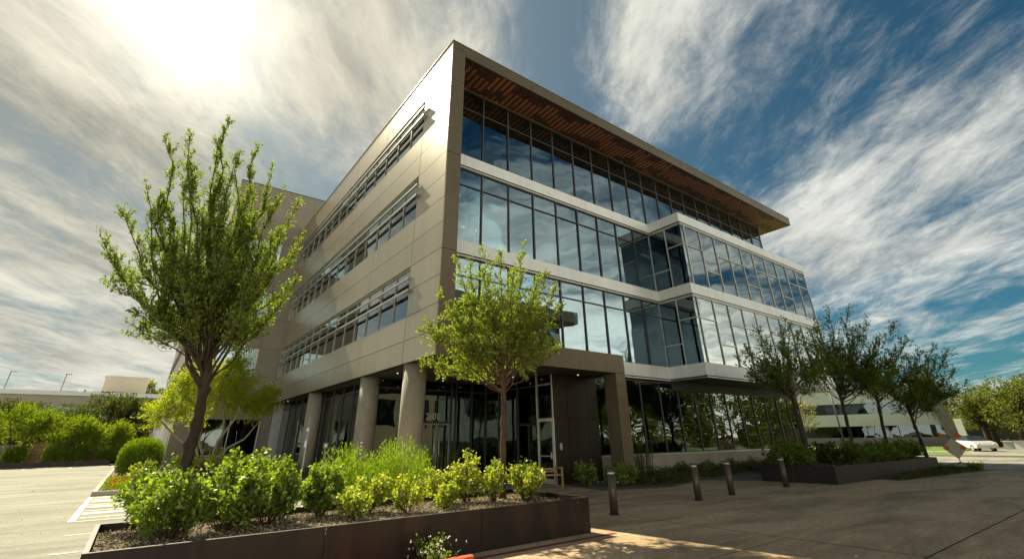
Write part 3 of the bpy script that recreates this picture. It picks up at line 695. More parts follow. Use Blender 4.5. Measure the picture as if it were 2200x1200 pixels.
# ------------------------------------------------------------------ tan rendered wing behind
WG = thing('concrete_building', 'tan rendered office wing with vertical fins, behind the bronze office building', 'building', (-5.45, 25.53, 0))
wl = MB(); WT = 21.3
zs_ = [-.02, 3.15, 6.05, 8.05, 10.3, 12.3, 14.5, 16.5, 18.3, WT]; xw = [-5.45, -4.05, -1.4, .5, 2.0]
for i, (a, b) in enumerate(zip(zs_[:-1], zs_[1:])):
    for j, (c, d) in enumerate(zip(xw[:-1], xw[1:])):
        if j == 1 and i in (0, 2, 4, 6): continue
        if j == 2 and i == 0:
            wl.box(-.25, d, 25.53, 25.63, a, b); continue
        wl.box(c + .007, d - .007, 25.53, 25.63, a + .007, b - .007)
wl.box(-4.1, -.25, 25.54, 25.7, -.02, .9)
for i, (a, b) in enumerate(zip(zs_[:-1], zs_[1:])):
    if i in (2, 4, 6):
        for y0 in np.arange(28, 78, 3.4): wl.box(-5.44, -5.36, y0 + 2.9, y0 + 3.4, a, b)
        wl.box(-5.44, -5.36, 25.64, 28, a, b); continue
    if i == 0:
        wl.box(-5.44, -5.36, 25.64, 28, a, b); continue
    for y0, y1 in ((25.64, 38), (38, 51), (51, 64), (64, 78)): wl.box(-5.44, -5.36, y0 + .007, y1 - .007, a + .007, b - .007)
wl.box(-5.3, 2, 77.9, 78, 0, WT)
wl.build('wall', M['wing'], WG)
wb = MB(); wb.box(-5.2, 4, 26.1, 77.8, 0, WT - .1); wb.box(-5.44, 2.0, 25.6, 78, WT + .002, WT + .1); wb.build('roof_body', M['gap'], WG)
for z0, z1 in ((6.05, 8.05), (10.3, 12.3), (14.5, 16.5)):
    w = MB().box(-4.05, -1.4, 25.70, 25.712, z0, z1).build('window', M['glass'], WG)
    f = MB(); f.box(-4.05, -1.4, 25.64, 25.698, z0, z0 + .05); f.box(-4.05, -1.4, 25.64, 25.698, z1 - .05, z1); f.box(-1.45, -1.4, 25.64, 25.698, z0 + .05, z1 - .05); f.box(-4.05, -4., 25.64, 25.698, z0 + .05, z1 - .05)
    f.box(-4., -1.45, 25.645, 25.698, z1 - .5, z1 - .46); f.box(-2.75, -2.71, 25.645, 25.698, z0 + .05, z1 - .5); f.build('window_frame', M['white'], w)
w = MB().box(-4.05, -.27, 25.75, 25.762, .9, 3.14).build('window', M['glass_dark'], WG)
f = MB(); f.box(-2.2, -2.14, 25.68, 25.748, .9, 3.14); f.box(-.36, -.28, 25.64, 25.748, .9, 3.14); f.box(-4.05, -.3, 25.66, 25.748, .9, .96); f.build('window_frame', M['alu'], w)
for z0, z1 in ((6.05, 8.05), (10.3, 12.3), (14.5, 16.5)):
    for y0 in np.arange(28, 77, 3.4):
        MB().box(-5.31, -5.30, y0, y0 + 2.9, z0, z1).build('window', M['glass_strip'], WG)
for y0 in np.arange(28.2, 78, 2.1): MB().box(-5.75, -5.2, y0, y0 + .22, -.02, 3.1).build('fin', M['white'], WG)
MB().box(-5.25, -5.21, 28, 77, 0, 3.1).build('window', M['glass_dark'], WG)

# ------------------------------------------------------------------ planters
def steel_box(name, label, poly, h, soil_h, group=None):
    cx = sum(p[0] for p in poly) / len(poly); cy = sum(p[1] for p in poly) / len(poly)
    t = thing(name, label, 'planter', (cx, cy, 0), group); n = len(poly)
    inn = []
    th = .055
    for i in range(n):
        p0, p1, p2 = Vector(poly[i - 1]), Vector(poly[i]), Vector(poly[(i + 1) % n])
        e1 = (p1 - p0).normalized(); e2 = (p2 - p1).normalized(); n1 = Vector((-e1.y, e1.x)); n2 = Vector((-e2.y, e2.x)); bis = (n1 + n2)
        inn.append(p1 + bis * th / max(.3, bis.dot(n1)))
    for i in range(n):
        j = (i + 1) % n; a, b, c, d = poly[i], poly[j], inn[j], inn[i]
        L_ = (Vector(b) - Vector(a)).length; k = max(1, round(L_ / 2.6)); m = MB()
        for q in range(k):
            u0, u1 = q / k, (q + 1) / k; e = .004 / L_
            def lp(p_, q_, u): return (p_[0] + (q_[0] - p_[0]) * u, p_[1] + (q_[1] - p_[1]) * u)
            m.prism([lp(a, b, u0 + e), lp(a, b, u1 - e), lp(d, c, u1 - e), lp(d, c, u0 + e)], -.02, h)
        m.build('side_plate', M['steel'], t)
    s = MB(); s.prism([tuple(p) for p in inn], 0, soil_h); s.build('soil', M['soil'], t)
    return t, inn


P1 = [(-7.31, -6.3), (.42, -6.22), (.34, -3.72), (-7.31, -3.74)]
PL1, in1 = steel_box('steel_planter', 'long low weathered steel planter in the foreground filled with leafy shrubs', P1, .6, .5)
P2 = [(14.2, -5.43), (25.5, -5.84), (26.3, -2.5), (13.95, -2.7)]
PL2, in2 = steel_box('steel_planter', 'weathered steel planter with four dark trees beside the driveway at right', P2, .6, .5)
PL3, in3 = steel_box('steel_planter', 'small dark steel planter behind the foreground tree trunk', [(-5.7, 13.0), (-2.2, 12.6), (-2.2, 17.5), (-5.7, 17.5)], .6, .5)


def chips(name, n, x0, x1, y0, y1, z, parent, size=.035):
    P = np.c_[rng.uniform(x0, x1, n), rng.uniform(y0, y1, n), np.full(n, z) + rng.uniform(0, .02, n)]
    D = rng.normal(size=(n, 3)); D[:, 2] *= .35
    o = leaf_obj(name, P, D, size, .55, M['chip'], parent); return o


o = chips('wood_chip', 15000, -7.24, .34, -6.22, -3.82, .502, PL1); o['kind'] = 'stuff'
o = chips('wood_chip', 3000, 14.3, 26, -5.4, -2.8, .502, PL2, .05); o['kind'] = 'stuff'

# ------------------------------------------------------------------ vegetation
def bez(p0, p1, p2, n=8):
    t = np.linspace(0, 1, n)[:, None]; return (1 - t) ** 2 * p0 + 2 * t * (1 - t) * p1 + t ** 2 * p2


def unit(v): return v / max(np.linalg.norm(v), 1e-9)


def tree_from_tips(name, label, cat, trunk, rr, tips, leafm, barkm, r0, n_tw=26, nl=26, tw=.5, leaf=.055, lw=.45, depth=1.0, t0=.28, fork_lo=.55, group=None, up=.3, extra=0, align=.9):
    """trunk: list of points; tips: (lateral, height[, depth]) shoot ends round the trunk axis"""
    trunk = [np.array(p, float) for p in trunk]; base = trunk[0]
    T = thing(name, label, cat, tuple(base), group)
    tr = MB(); n = len(trunk)
    kk = 6 * (n - 1) + 1; pp, ra = [], []
    for i in range(kk):
        q = i / 6; i0 = min(int(q), n - 2); w_ = q - i0; w_ = w_ if i0 in (0, n - 2) else w_ * w_ * (3 - 2 * w_) * .5 + w_ * .5
        pp.append(trunk[i0] + (trunk[i0 + 1] - trunk[i0]) * w_ + np.array([math.sin(i * 1.7), math.cos(i * 1.3), 0]) * r0 * .10)
        ra.append(r0 * (1.25 if i == 0 else 1.04 - .36 * i / (kk - 1)) * (1 + .10 * math.sin(i * 2.3 + base[0]) + (.22 if i % 9 == 5 else 0) + rng.uniform(-.05, .05)))
    tr.tube([tuple(p) for p in pp], ra, 14)
    fork = trunk[-1]; rr = np.array([rr[0], rr[1], 0.]); dd = np.array([-rr[1], rr[0], 0.])
    LP, LD = [], []
    tips = list(tips)
    for i in range(extra):
        a, z = tips[rng.integers(len(tips))][:2]; tips.append((a * rng.uniform(.3, .9), max(z - rng.uniform(.1, 1.2), trunk[-1][2] + .25)))
    for tip in tips:
        a, z = tip[0], tip[1]
        half = depth * max(.25, 1 - abs(a) / 2.6) * min(1., .35 + .65 * max(0, (trunk[-1][2] + 4 - z)) / 4)
        q = tip[2] if len(tip) > 2 else rng.uniform(-1, 1) * half
        end = np.array([base[0], base[1], 0]) + rr * a + dd * q + np.array([0, 0, z])
        s = rng.uniform(fork_lo, 1.); k = s * (n - 1); i0 = min(int(k), n - 2); st_ = trunk[i0] + (trunk[i0 + 1] - trunk[i0]) * (k - i0)
        if end[2] - st_[2] < .35: st_ = trunk[i0] * .5 + trunk[max(i0 - 1, 0)] * .5 if i0 else trunk[0] + (trunk[1] - trunk[0]) * .6
        ln = np.linalg.norm(end - st_); mid = st_ + (end - st_) * .5 + np.array([(end - st_)[0] * .12, (end - st_)[1] * .12, -.06 * ln if z > fork[2] + .8 else .12 * ln])
        c = bez(st_, mid, end, 9) + np.r_[np.zeros((1, 3)), rng.normal(0, .018 * ln, (7, 3)), np.zeros((1, 3))]
        rb = r0 * .36 * min(1, ln / 2.5)
        tr.tube([tuple(p) for p in c], list(np.linspace(rb * .8, .004, 9)), 6, cap=False)
        m = max(5, int(n_tw * ln / 2.5))
        for t in rng.uniform(t0, 1, m) ** .9:
            k = t * 8; i0 = min(int(k), 7); p = c[i0] + (c[i0 + 1] - c[i0]) * (k - i0); tan = unit(c[i0 + 1] - c[i0])
            d = unit(tan * align + rng.normal(0, .5, 3) + np.array([0, 0, up])); l = tw * (1.15 - .85 * t) * rng.uniform(.6, 1.3)
            p1 = p + d * l * .5; p2 = p + unit(d + np.array([0, 0, .35])) * l
            if l > .15: tr.tube([tuple(p), tuple(p1), tuple(p2)], [.004, .003, .0015], 3, cap=False)
            m2 = max(4, int(nl * l / tw)); tt = rng.uniform(.12, 1, m2)[:, None]
            pts = bez(p, p1, p2, 2)[0] * 0 + p + (p2 - p) * tt
            LP.append(pts + rng.normal(0, .016, (m2, 3))); LD.append(d * .7 + rng.normal(0, .6, (m2, 3)) + np.array([0, 0, .25]))
        m3 = int(14 * ln); tt = rng.uniform(max(t0, .5), 1, m3); k = tt * 8; i0 = np.minimum(k.astype(int), 7)
        LP.append(c[i0] + (c[i0 + 1] - c[i0]) * (k - i0)[:, None]); LD.append((c[i0 + 1] - c[i0]) * 3 + rng.normal(0, .55, (m3, 3)))
    tr.build('trunk', barkm, T)
    LP = np.vstack(LP); LD = np.vstack(LD)
    leaf_obj('crown', LP, LD, leaf, lw, leafm, T)
    return T


# big tree in the foreground planter
tips1 = [(-1.8, 6.73), (-1.48, 7.05), (-.96, 7.61), (-1.02, 7.11), (-.65, 6.8), (-.31, 6.98), (.02, 6.86), (.29, 6.12), (.66, 6.28), (-1.97, 5.18), (-1.85, 5.85), (-2.1, 4.68), (-1.8, 4.1), (-1.75, 3.88), (-1.34, 3.33), (-1.28, 3.42), (-1.14, 3.81), (.85, 5.43), (.92, 4.56), (.76, 4.08), (.49, 3.6), (.13, 3.4), (-.77, 3.3), (-.86, 5.32), (-.62, 5.87), (-.06, 5.42), (-1.24, 5.7), (-1.39, 4.75), (.44, 5.14), (-.4, 4.4), (-.9, 4.5), (.3, 4.5), (-1.6, 5.6), (-.8, 6.4), (-.2, 6.2), (-1.3, 6.3)]
tree_from_tips('oak_tree', 'tall upright oak in the foreground planter at left, the largest tree', 'tree',
               [(-6.31, -4.6, .48), (-6.40, -4.6, 1.0), (-6.45, -4.6, 1.5), (-6.44, -4.6, 2.0), (-6.47, -4.6, 2.5), (-6.55, -4.6, 3.1), (-6.62, -4.6, 3.7)],
               (.996, -.086), tips1, M['leaf_oak'], M['bark'], .088, n_tw=46, nl=42, tw=.5, leaf=.055, lw=.48, depth=1.25, t0=.2, fork_lo=.62, extra=24, align=.95)
tips2 = [(.63, 6.63), (-.08, 6.38), (-.52, 6.18), (-.89, 6.18), (-1.19, 5.85), (.36, 5.98), (1.17, 5.77), (.97, 5.58), (-1.65, 5.15), (-1.28, 4.96), (-1.84, 4.36), (-2.11, 4.13), (-1.41, 4.01), (-1.99, 3.4), (-1.48, 3.3), (-.7, 3.2), (.66, 3.5), (1.35, 3.6), (1.25, 3.9), (1.48, 4.7), (1.32, 5.07), (.83, 4.95), (-.38, 5.46), (-.02, 4.95), (-.98, 4.96), (-.6, 4.24), (.45, 4.23), (-.9, 3.7), (.3, 5.4), (-1.2, 4.5), (.8, 4.3)]
tree_from_tips('young_tree', 'light green young tree standing in the right half of the foreground planter', 'tree',
               [(-.47, -4.48, .48), (-.46, -4.49, 1.1), (-.44, -4.5, 1.8), (-.43, -4.5, 2.4), (-.45, -4.5, 2.9), (-.5, -4.5, 3.5)],
               (.813, -.583), tips2, M['leaf_mid'], M['bark_red'], .075, n_tw=48, nl=40, tw=.58, leaf=.06, lw=.52, depth=1.4, t0=.22, fork_lo=.66, up=-.02, extra=14, align=.55)
GT = 'dark trees in the right planter'
tr4 = [('leftmost of the four dark trees in the right planter, nearest the glass bay', (15.8, -3.9), (.398, -.917), 3.1, 0.0,
        [(.37, 6.54), (-.49, 6.2), (-1.03, 5.6), (-1.3, 5.08), (-.68, 4.5), (.62, 5.96), (1.22, 5.37), (1.37, 4.54), (.21, 5.05), (.56, 4.0), (-.73, 5.14), (-.3, 5.7), (.9, 4.6), (-1.1, 4.3), (0, 4.3)]),
       ('tallest of the four dark trees in the right planter', (20.3, -4.1), (.335, -.942), 3.2, .1,
        [(.52, 7.68), (1.12, 7.59), (-.05, 7.14), (1.55, 6.91), (2.24, 6.58), (2.47, 5.75), (1.91, 4.8), (1.31, 4.2), (-.64, 6.47), (-1.04, 5.31), (.58, 6.32), (.92, 5.35), (-.5, 4.56), (1.6, 5.9), (0, 5.7), (.4, 4.8), (-.3, 6.6), (1.2, 6.6), (2., 5.3)]),
       ('third dark tree from the building in the right planter, thin reaching twigs', (23.6, -4.4), (.294, -.956), 3.2, .3,
        [(1.97, 5.6), (1.48, 5.29), (2.38, 5.68), (1.05, 5.2), (.39, 4.9), (-.08, 4.1), (1.75, 4.56), (2.01, 4.0), (.55, 4.0), (.9, 4.6), (-.3, 4.8), (1.3, 4.2)]),
       ('rightmost of the four dark trees in the right planter, leaning at its end', (25.15, -5.55), (.266, -.964), 2.45, -.05,
        [(1.73, 5.59), (1.25, 5.28), (.63, 4.86), (1.68, 4.53), (1.83, 3.83), (1.26, 3.4), (-.27, 3.7), (-.4, 3.1), (1.17, 4.11), (.3, 4.2), (-.5, 4.4), (.8, 3.6)])]
for lab, (bx_, by_), rr_, fz, ln_, tp in tr4:
    f_ = np.array([bx_ + rr_[0] * ln_, by_ + rr_[1] * ln_])
    tree_from_tips('planter_tree', lab, 'tree', [(bx_, by_, .48), (bx_ + (f_[0] - bx_) * .3, by_ + (f_[1] - by_) * .3, 1.3), (bx_ + (f_[0] - bx_) * .7, by_ + (f_[1] - by_) * .7, fz - .7), (f_[0], f_[1], fz), (f_[0], f_[1], fz + .7)],
                   rr_, [(a * 1.42, z) for a, z in tp], M['leaf_dark'], M['bark'], .085, n_tw=34, nl=36, tw=1.05, leaf=.085, lw=.5, depth=2.0, t0=.25, fork_lo=.7, group=GT, up=.02, extra=14, align=.4)


def shrub(name, label, x, y, z, h, rad, leafm, n_stem=16, nl=42, leaf=.075, lw=.62, cat='shrub', group=None, lean=.0, stemm=None, droop=.1):
    T = thing(name, label, cat, (x, y, z), group); st_ = MB(); LP, LD = [], []
    for i in range(n_stem):
        az = rng.uniform(0, 2 * math.pi); rr_ = rad * math.sqrt(rng.uniform(.02, 1)); hh = h * (1 - .42 * (rr_ / rad) ** 2) * rng.uniform(.72, 1.06)
        b = np.array([x + .12 * rad * math.cos(az), y + .12 * rad * math.sin(az), z]); e = np.array([x + rr_ * math.cos(az), y + rr_ * math.sin(az), z + hh])
        m_ = b + (e - b) * .5 + np.array([math.cos(az), math.sin(az), 0]) * rr_ * .22
        c = bez(b, m_, e, 6); st_.tube([tuple(p) for p in c], list(np.linspace(.009, .003, 6)), 4, cap=False)
        for sidx in range(3):
            u = rng.uniform(.35, .9); k = u * 5; i0 = min(int(k), 4); p = c[i0] + (c[i0 + 1] - c[i0]) * (k - i0)
            d = unit(rng.normal(0, .7, 3) + np.array([math.cos(az), math.sin(az), .8])); l = rad * rng.uniform(.3, .6)
            st_.tube([tuple(p), tuple(p + d * l)], [.005, .002], 3, cap=False)
            m2 = int(nl * .45); tt = rng.uniform(.15, 1.05, m2)[:, None]; LP.append(p + d * l * tt + rng.normal(0, .025, (m2, 3))); LD.append(d * .5 + rng.normal(0, .6, (m2, 3)) + np.array([0, 0, -droop]))
        m2 = nl; tt = rng.uniform(.22, 1.02, m2) ** .8; k = np.clip(tt, 0, .999) * 5; i0 = k.astype(int)
        LP.append(c[i0] + (c[i0 + 1] - c[i0]) * (k - i0)[:, None] + rng.normal(0, .03, (m2, 3))); LD.append(rng.normal(0, .7, (m2, 3)) + np.array([math.cos(az) * .4, math.sin(az) * .4, .1 - droop]))
    st_.build('stem', stemm or M['bark_red'], T)
    LP = np.vstack(LP); LP[:, 2] = np.maximum(LP[:, 2], z + .03)
    leaf_obj('foliage', LP, np.vstack(LD), leaf, lw, leafm, T)
    return T


GS = 'leafy shrubs in the foreground planter'
for lab, x, y, h, rd, mt, ns in [
    ('dense dark green shrub at the left end of the foreground planter, behind its front row', -6.75, -4.15, .95, .5, 'leaf_shrub', 22),
    ('large leafy shrub nearest the camera at the left end of the foreground planter', -6.50, -5.15, .98, .52, 'leaf_shrub', 26),
    ('broad leafy shrub just right of the oak trunk in the foreground planter', -5.80, -4.95, .98, .56, 'leaf_shrub', 26),
    ('tall leafy shrub behind the oak trunk with one high shoot', -5.55, -4.15, 1.22, .5, 'leaf_shrub', 24),
    ('bushy shrub with bare lower stems beside the pale gap in the planting', -5.20, -4.75, 1.0, .48, 'leaf_shrub', 22),
    ('thin yellow green shrub against the pale gap in the planting', -4.85, -4.2, .72, .3, 'leaf_yellow', 10),
    ('round dark centred shrub just right of the pale gap in the planting', -4.28, -4.4, 1.0, .42, 'leaf_shrub', 24),
    ('small pale shrub in front of the round dark centred shrub, close to the planter rim', -3.98, -5.1, .62, .3, 'leaf_yellow', 10),
    ('pale yellow green shrub in front of the left bright feathery bush', -3.48, -4.55, .86, .42, 'leaf_yellow', 18),
    ('small sparse pale shrub alone in the middle of the wood chips', -2.95, -5.05, .72, .34, 'leaf_yellow', 11),
    ('small narrow pale shrub standing alone left of the young tree', -2.15, -5.0, .6, .26, 'leaf_yellow', 10),
    ('pale shrub behind the small narrow pale shrub, in front of the columns', -1.95, -4.3, .85, .36, 'leaf_yellow', 16),
    ('tallest pale shrub, left of the young tree trunk', -1.35, -4.45, 1.15, .4, 'leaf_yellow', 20),
    ('pale leafy shrub right at the foot of the young tree trunk', -.95, -4.85, .92, .34, 'leaf_yellow', 15),
    ('full leafy shrub just right of the young tree trunk', -.40, -5.25, .98, .42, 'leaf_yellow', 20),
    ('rightmost leafy shrub in the foreground planter, in front of the tan bench', .02, -4.75, .82, .38, 'leaf_shrub', 18)]:
    shrub('leafy_shrub', lab, x, y, .49, h * (.95 if x < -5 else .86), rd * (.9 if x < -5 else .82), M[mt], n_stem=int(ns * 1.1), nl=56 if mt == 'leaf_shrub' else 50, group=GS, leaf=.072 if mt == 'leaf_shrub' else .06)


def fine_bush(name, label, x, y, z, h, rad, leafm, n=260, leaf=.07, per=34, lw=.16, group=None, cat='shrub'):
    T = thing(name, label, cat, (x, y, z), group); LP, LD = [], []; st_ = MB()
    for i in range(n):
        az = rng.uniform(0, 2 * math.pi); rr_ = rad * math.sqrt(rng.uniform(0, 1)); hh = h * math.sqrt(max(.05, 1 - .75 * (rr_ / rad) ** 2)) * rng.uniform(.7, 1.05)
        b = np.array([x + rr_ * .25 * math.cos(az), y + rr_ * .25 * math.sin(az), z]); e = np.array([x + rr_ * math.cos(az), y + rr_ * math.sin(az), z + hh]); m_ = (b + e) / 2 + np.array([math.cos(az), math.sin(az), 0]) * rr_ * .25
        c = bez(b, m_, e, 6)
        if i % 3 == 0: st_.tube([tuple(p) for p in c], list(np.linspace(.006, .002, 6)), 3, cap=False)
        tt = np.clip(rng.uniform(.3, 1., per), 0, .999); k = tt * 5; i0 = k.astype(int); tan = c[i0 + 1] - c[i0]
        LP.append(c[i0] + tan * (k - i0)[:, None] + rng.normal(0, .02, (per, 3))); LD.append(tan / np.linalg.norm(tan, axis=1, keepdims=True) + rng.normal(0, .45, (per, 3)))
    st_.build('stem', M['bark_red'], T); leaf_obj('foliage', np.vstack(LP), np.vstack(LD), leaf, lw, leafm, T); return T


fine_bush('feathery_bush', 'larger bright green feathery bush in front of the nearest round column', -1.75, -1.9, 0, 1.75, .98, M['leaf_fine'], 330, .085, 40, group='bright feathery bushes')
fine_bush('feathery_bush', 'bright green feathery bush in front of the second round column, left of the larger one', -3.1, -2.0, 0, 1.62, .85, M['leaf_fine'], 280, .085, 38, group='bright feathery bushes')


def lump_crown(T, lumps, n, leaf, lw, leafm, name='crown', shell=.55):
    LP, LD = [], []; tot = sum(l[3] * l[4] for l in lumps)
    for (cx, cy, cz, r, rz) in lumps:
        m = int(n * r * rz / tot); d = rng.normal(size=(m, 3)); d /= np.linalg.norm(d, axis=1, keepdims=True)
        rad = rng.uniform(shell, 1.08, m) ** .7; cl = .12 * np.sin(d[:, 0] * 9 + cx) * np.sin(d[:, 1] * 8 + cy) + .1 * np.sin(d[:, 2] * 11 + cx * 3)
        rad = rad * (1 + cl); LP.append(np.array([cx, cy, cz]) + d * rad[:, None] * np.array([r, r, rz])); LD.append(d + rng.normal(0, .6, (m, 3)) + np.array([0, 0, .2]))
    return leaf_obj(name, np.vstack(LP), np.vstack(LD), leaf, lw, leafm, T)


def far_tree(name, label, x, y, h, w, leafm, n=5000, leaf=.28, trunk_h=None, z0=0, barkm=None, group=None, nl=9, lo=.35, lean=0, cat='tree', th=None):
    T = thing(name, label, cat, (x, y, z0), group); lumps = []
    for i in range(nl):
        a = rng.uniform(0, 2 * math.pi); q = w * .33 * math.sqrt(rng.uniform(0, 1)); zc = z0 + h * rng.uniform(lo + .12, .86); k = 1 - .45 * abs((zc - z0) / h - .55)
        lumps.append((x + q * math.cos(a) * 1.1 + lean * (zc - z0), y + q * math.sin(a) * 1.1, zc, w * rng.uniform(.2, .32) * k * (14 / max(nl, 14)) ** .4, h * rng.uniform(.10, .17) * (14 / max(nl, 14)) ** .3))
    tr = MB(); tr_r = th or max(.06, h * .02)
    tr.tube([(x, y, z0 - .05), (x + lean * h * .2, y, z0 + h * .25), (x + lean * h * .5, y, z0 + h * .6)], [tr_r * 1.2, tr_r, tr_r * .5], 8)
    for l in lumps: tr.tube([(x + lean * h * .25, y, z0 + h * .28), ((x + l[0]) / 2, (y + l[1]) / 2, z0 + (l[2] - z0) * .72), (l[0], l[1], l[2])], [tr_r * .55, tr_r * .35, .015], 5, cap=False)
    tr.build('trunk', barkm or M['bark'], T); lump_crown(T, lumps, n, leaf, .55, leafm); return T


# palo verde in front of the wing
pv = thing('palo_verde_tree', 'yellow green palo verde with crooked pale stems in front of the tan wing', 'tree', (-4., 16.45, .49))
PC = np.array([-7.1487, -13.8565, 1.65]); near_ = lambda q: tuple(PC + .882 * (np.array(q, float) - PC))
tr = MB(); PVL = []
for (a, b, c, d) in [((-3.6, 20.5, 0), (-3.9, 20.4, 1.2), (-4.4, 20.4, 2.2), (-5.6, 20.2, 3.6)), ((-3.5, 20.5, 0), (-3.2, 20.5, 1.1), (-3.1, 20.6, 2.4), (-3.6, 20.6, 5.2)), ((-3.4, 20.5, 0), (-2.7, 20.3, 1.4), (-1.9, 20.2, 1.9), (-1.0, 20., 3.4)), ((-3.6, 20.6, 0), (-4.2, 20.9, 1.4), (-4.2, 21.0, 2.8), (-4.6, 21.0, 5.0)), ((-3.5, 20.4, 0), (-3.3, 20., 1.8), (-2.6, 19.8, 3.2), (-2.7, 19.8, 5.0)), ((-3.5, 20.5, .1), (-4.6, 20.1, 1.5), (-5.6, 20., 2.2), (-6.5, 19.8, 3.0))]:
    tr.tube([near_(a), near_(b), near_(c), near_(d)], [.09, .07, .05, .015], 7)
tr.build('trunk', M['bark_pale'], pv)


def lacy(T, lumps, per, leafm, leaf=.12, lw=.28, m=22, spray=(.35, .75)):
    LP, LD = [], []
    for (cx, cy, cz, r) in lumps:
        for k in range(per):
            d = unit(rng.normal(size=3)); p0 = np.array([cx, cy, cz]) + d * r * rng.uniform(.1, .75); dr = unit(d * .8 + np.array([0, 0, .45]) + rng.normal(0, .35, 3)); l = rng.uniform(*spray)
            tt = rng.uniform(0, 1, m)[:, None]; LP.append(p0 + dr * l * tt + rng.normal(0, .03, (m, 3))); LD.append(dr + rng.normal(0, .5, (m, 3)))
    return leaf_obj('crown', np.vstack(LP), np.vstack(LD), leaf, lw, leafm, T)


lacy(pv, [near_((a, b, c)) + (r * .9,) for a, b, c, r in [(-3.7, 20.6, 5.3, .95), (-4.6, 20.8, 4.9, 1.0), (-2.8, 20., 5.0, .85), (-5.7, 20.3, 4.0, 1.0), (-6.3, 20., 3.2, .85), (-4.7, 20.3, 3.5, 1.0), (-3.3, 20.4, 4.0, 1.15), (-2.5, 20., 3.8, .9), (-1.5, 20., 3.6, .7), (-1.1, 20., 4.2, .45), (-5.4, 20., 5.0, .6), (-3.2, 20.6, 6.0, .5)]], 150, M['leaf_palo'])


def clipped(name, label, x, y, z, rx_, ry_, rz_, leafm, n, leaf, cat='shrub', group=None, box=2.6):
    """a clipped shrub: leaves over a rounded super-ellipsoid with a twiggy core"""
    T = thing(name, label, cat, (x, y, z), group); d = rng.normal(size=(n, 3)); d /= np.linalg.norm(d, axis=1, keepdims=True)
    s = (np.abs(d) ** box).sum(1) ** (-1 / box); rad = s * rng.uniform(.25, 1.04, n) ** .5
    P = np.array([x, y, z + rz_]) + d * rad[:, None] * np.array([rx_, ry_, rz_]); P[:, 2] = np.maximum(P[:, 2], z + .02)
    c = MB()
    for i in range(12):
        a = i * .524; c.tube([(x, y, z), (x + rx_ * .5 * math.cos(a), y + ry_ * .5 * math.sin(a), z + rz_ * rng.uniform(.9, 1.5))], [.03, .008], 4, cap=False)
    c.build('stem', M['bark'], T); leaf_obj('foliage', P, d + rng.normal(0, .6, (n, 3)) + np.array([0, 0, .4]), leaf, .4, leafm, T); return T


clipped('round_shrub', 'large rounded clipped shrub at the parking lot kerb', -6.7, 20., 0.05, .95, .95, .95, M['leaf_hedge'], 16000, .10)
GH = 'low clipped hedge balls along the far retaining wall'
for lab, x, y, r in [('leftmost clipped hedge ball against the dark wall', -15.3, 48.2, .75), ('widest clipped hedge ball, in front of the tan block wall', -12.5, 48.2, .95), ('small clipped hedge ball right of the widest one', -10.9, 48.2, .62), ('clipped hedge ball at the right end of the tan block wall', -9.0, 48.2, .8), ('clipped hedge ball cut by the left edge of the photo', -16.9, 48.2, .5)]:
    clipped('hedge_ball', lab, x, y, .35, r, r, .62, M['leaf_hedge'], 5000, .12, group=GH, box=3.5)

# flower bed at the kerb
kb = MB(); kb.prism([(-7.95, 10.4), (-3.0, 10.2), (-3.0, 10.4), (-7.8, 10.6), (-7.8, 44.), (-7.95, 44.)], -.03, .15); struct('parking_kerb', kb, M['kerb'])
struct('bed_soil', sheet([(-7.8, 10.55), (-2.4, 10.4), (-2.4, 25.4), (-5.7, 25.4), (-5.7, 46), (-7.8, 46)], .10), M['soil'])


def carpet(name, label, cat, poly, z, h, n, leaf, lw, leafm, kind='stuff'):
    x0, x1 = min(p[0] for p in poly), max(p[0] for p in poly); y0, y1 = min(p[1] for p in poly), max(p[1] for p in poly)
    P = np.c_[rng.uniform(x0, x1, n * 3), rng.uniform(y0, y1, n * 3)]; k = len(poly); ins = np.zeros(len(P), bool); j = k - 1
    for i in range(k):
        xi, yi = poly[i]; xj, yj = poly[j]
        c = ((yi > P[:, 1]) != (yj > P[:, 1])) & (P[:, 0] < (xj - xi) * (P[:, 1] - yi) / ((yj - yi) or 1e-9) + xi); ins ^= c; j = i
    P = P[ins][:n]; n = len(P)
    hh = h * (.55 + .45 * np.sin(P[:, 0] * 2.9 + 1.3 * np.sin(P[:, 1] * 2.1)) * np.sin(P[:, 1] * 3.3)); hh = np.maximum(hh, .25 * h)
    Q = np.c_[P, z + hh * rng.uniform(0, 1, n) ** .6]; o = leaf_obj(name, Q, rng.normal(0, .6, (n, 3)) + np.array([0, 0, .6]), leaf, lw, leafm, None)
    return tag(o, label, cat, kind=kind)


carpet('flowering_ground_cover', 'low orange flowering ground cover inside the kerb corner', 'flowers', [(-7.7, 10.75), (-5.2, 10.7), (-5.2, 15.5), (-7.7, 15.5)], .1, .42, 5500, .07, .6, M['leaf_hedge'])
carpet('flower', 'orange red blooms over the low ground cover at the kerb', 'flowers', [(-7.6, 10.9), (-5.4, 10.9), (-5.4, 15.), (-7.6, 15.)], .2, .3, 900, .055, .9, M['petal'])
for lab, x, y, h, rd, mt in [('light green shrub rising from the orange flower bed', -6.6, 14.5, .95, .5, 'leaf_yellow'), ('pale shrub on the left of the small dark steel planter', -5.1, 13.8, .75, .55, 'leaf_yellow'), ('pale shrub on the right of the small dark steel planter', -3.9, 13.8, .8, .6, 'leaf_yellow'), ('green shrub at the back of the small dark steel planter', -2.9, 15.2, .75, .6, 'leaf_shrub')]:
    shrub('low_shrub', lab, x, y, .5 if x > -6 else .1, h, rd, M[mt], 16, 36, .10)
carpet('entrance_ground_cover', 'dark low planting along the glass between the round columns and the tan wing', 'ground cover', [(-3, 18.), (.9, 12.), (.9, 25.), (-2.4, 25.3)], .0, .75, 5000, .11, .5, M['leaf_ground'])

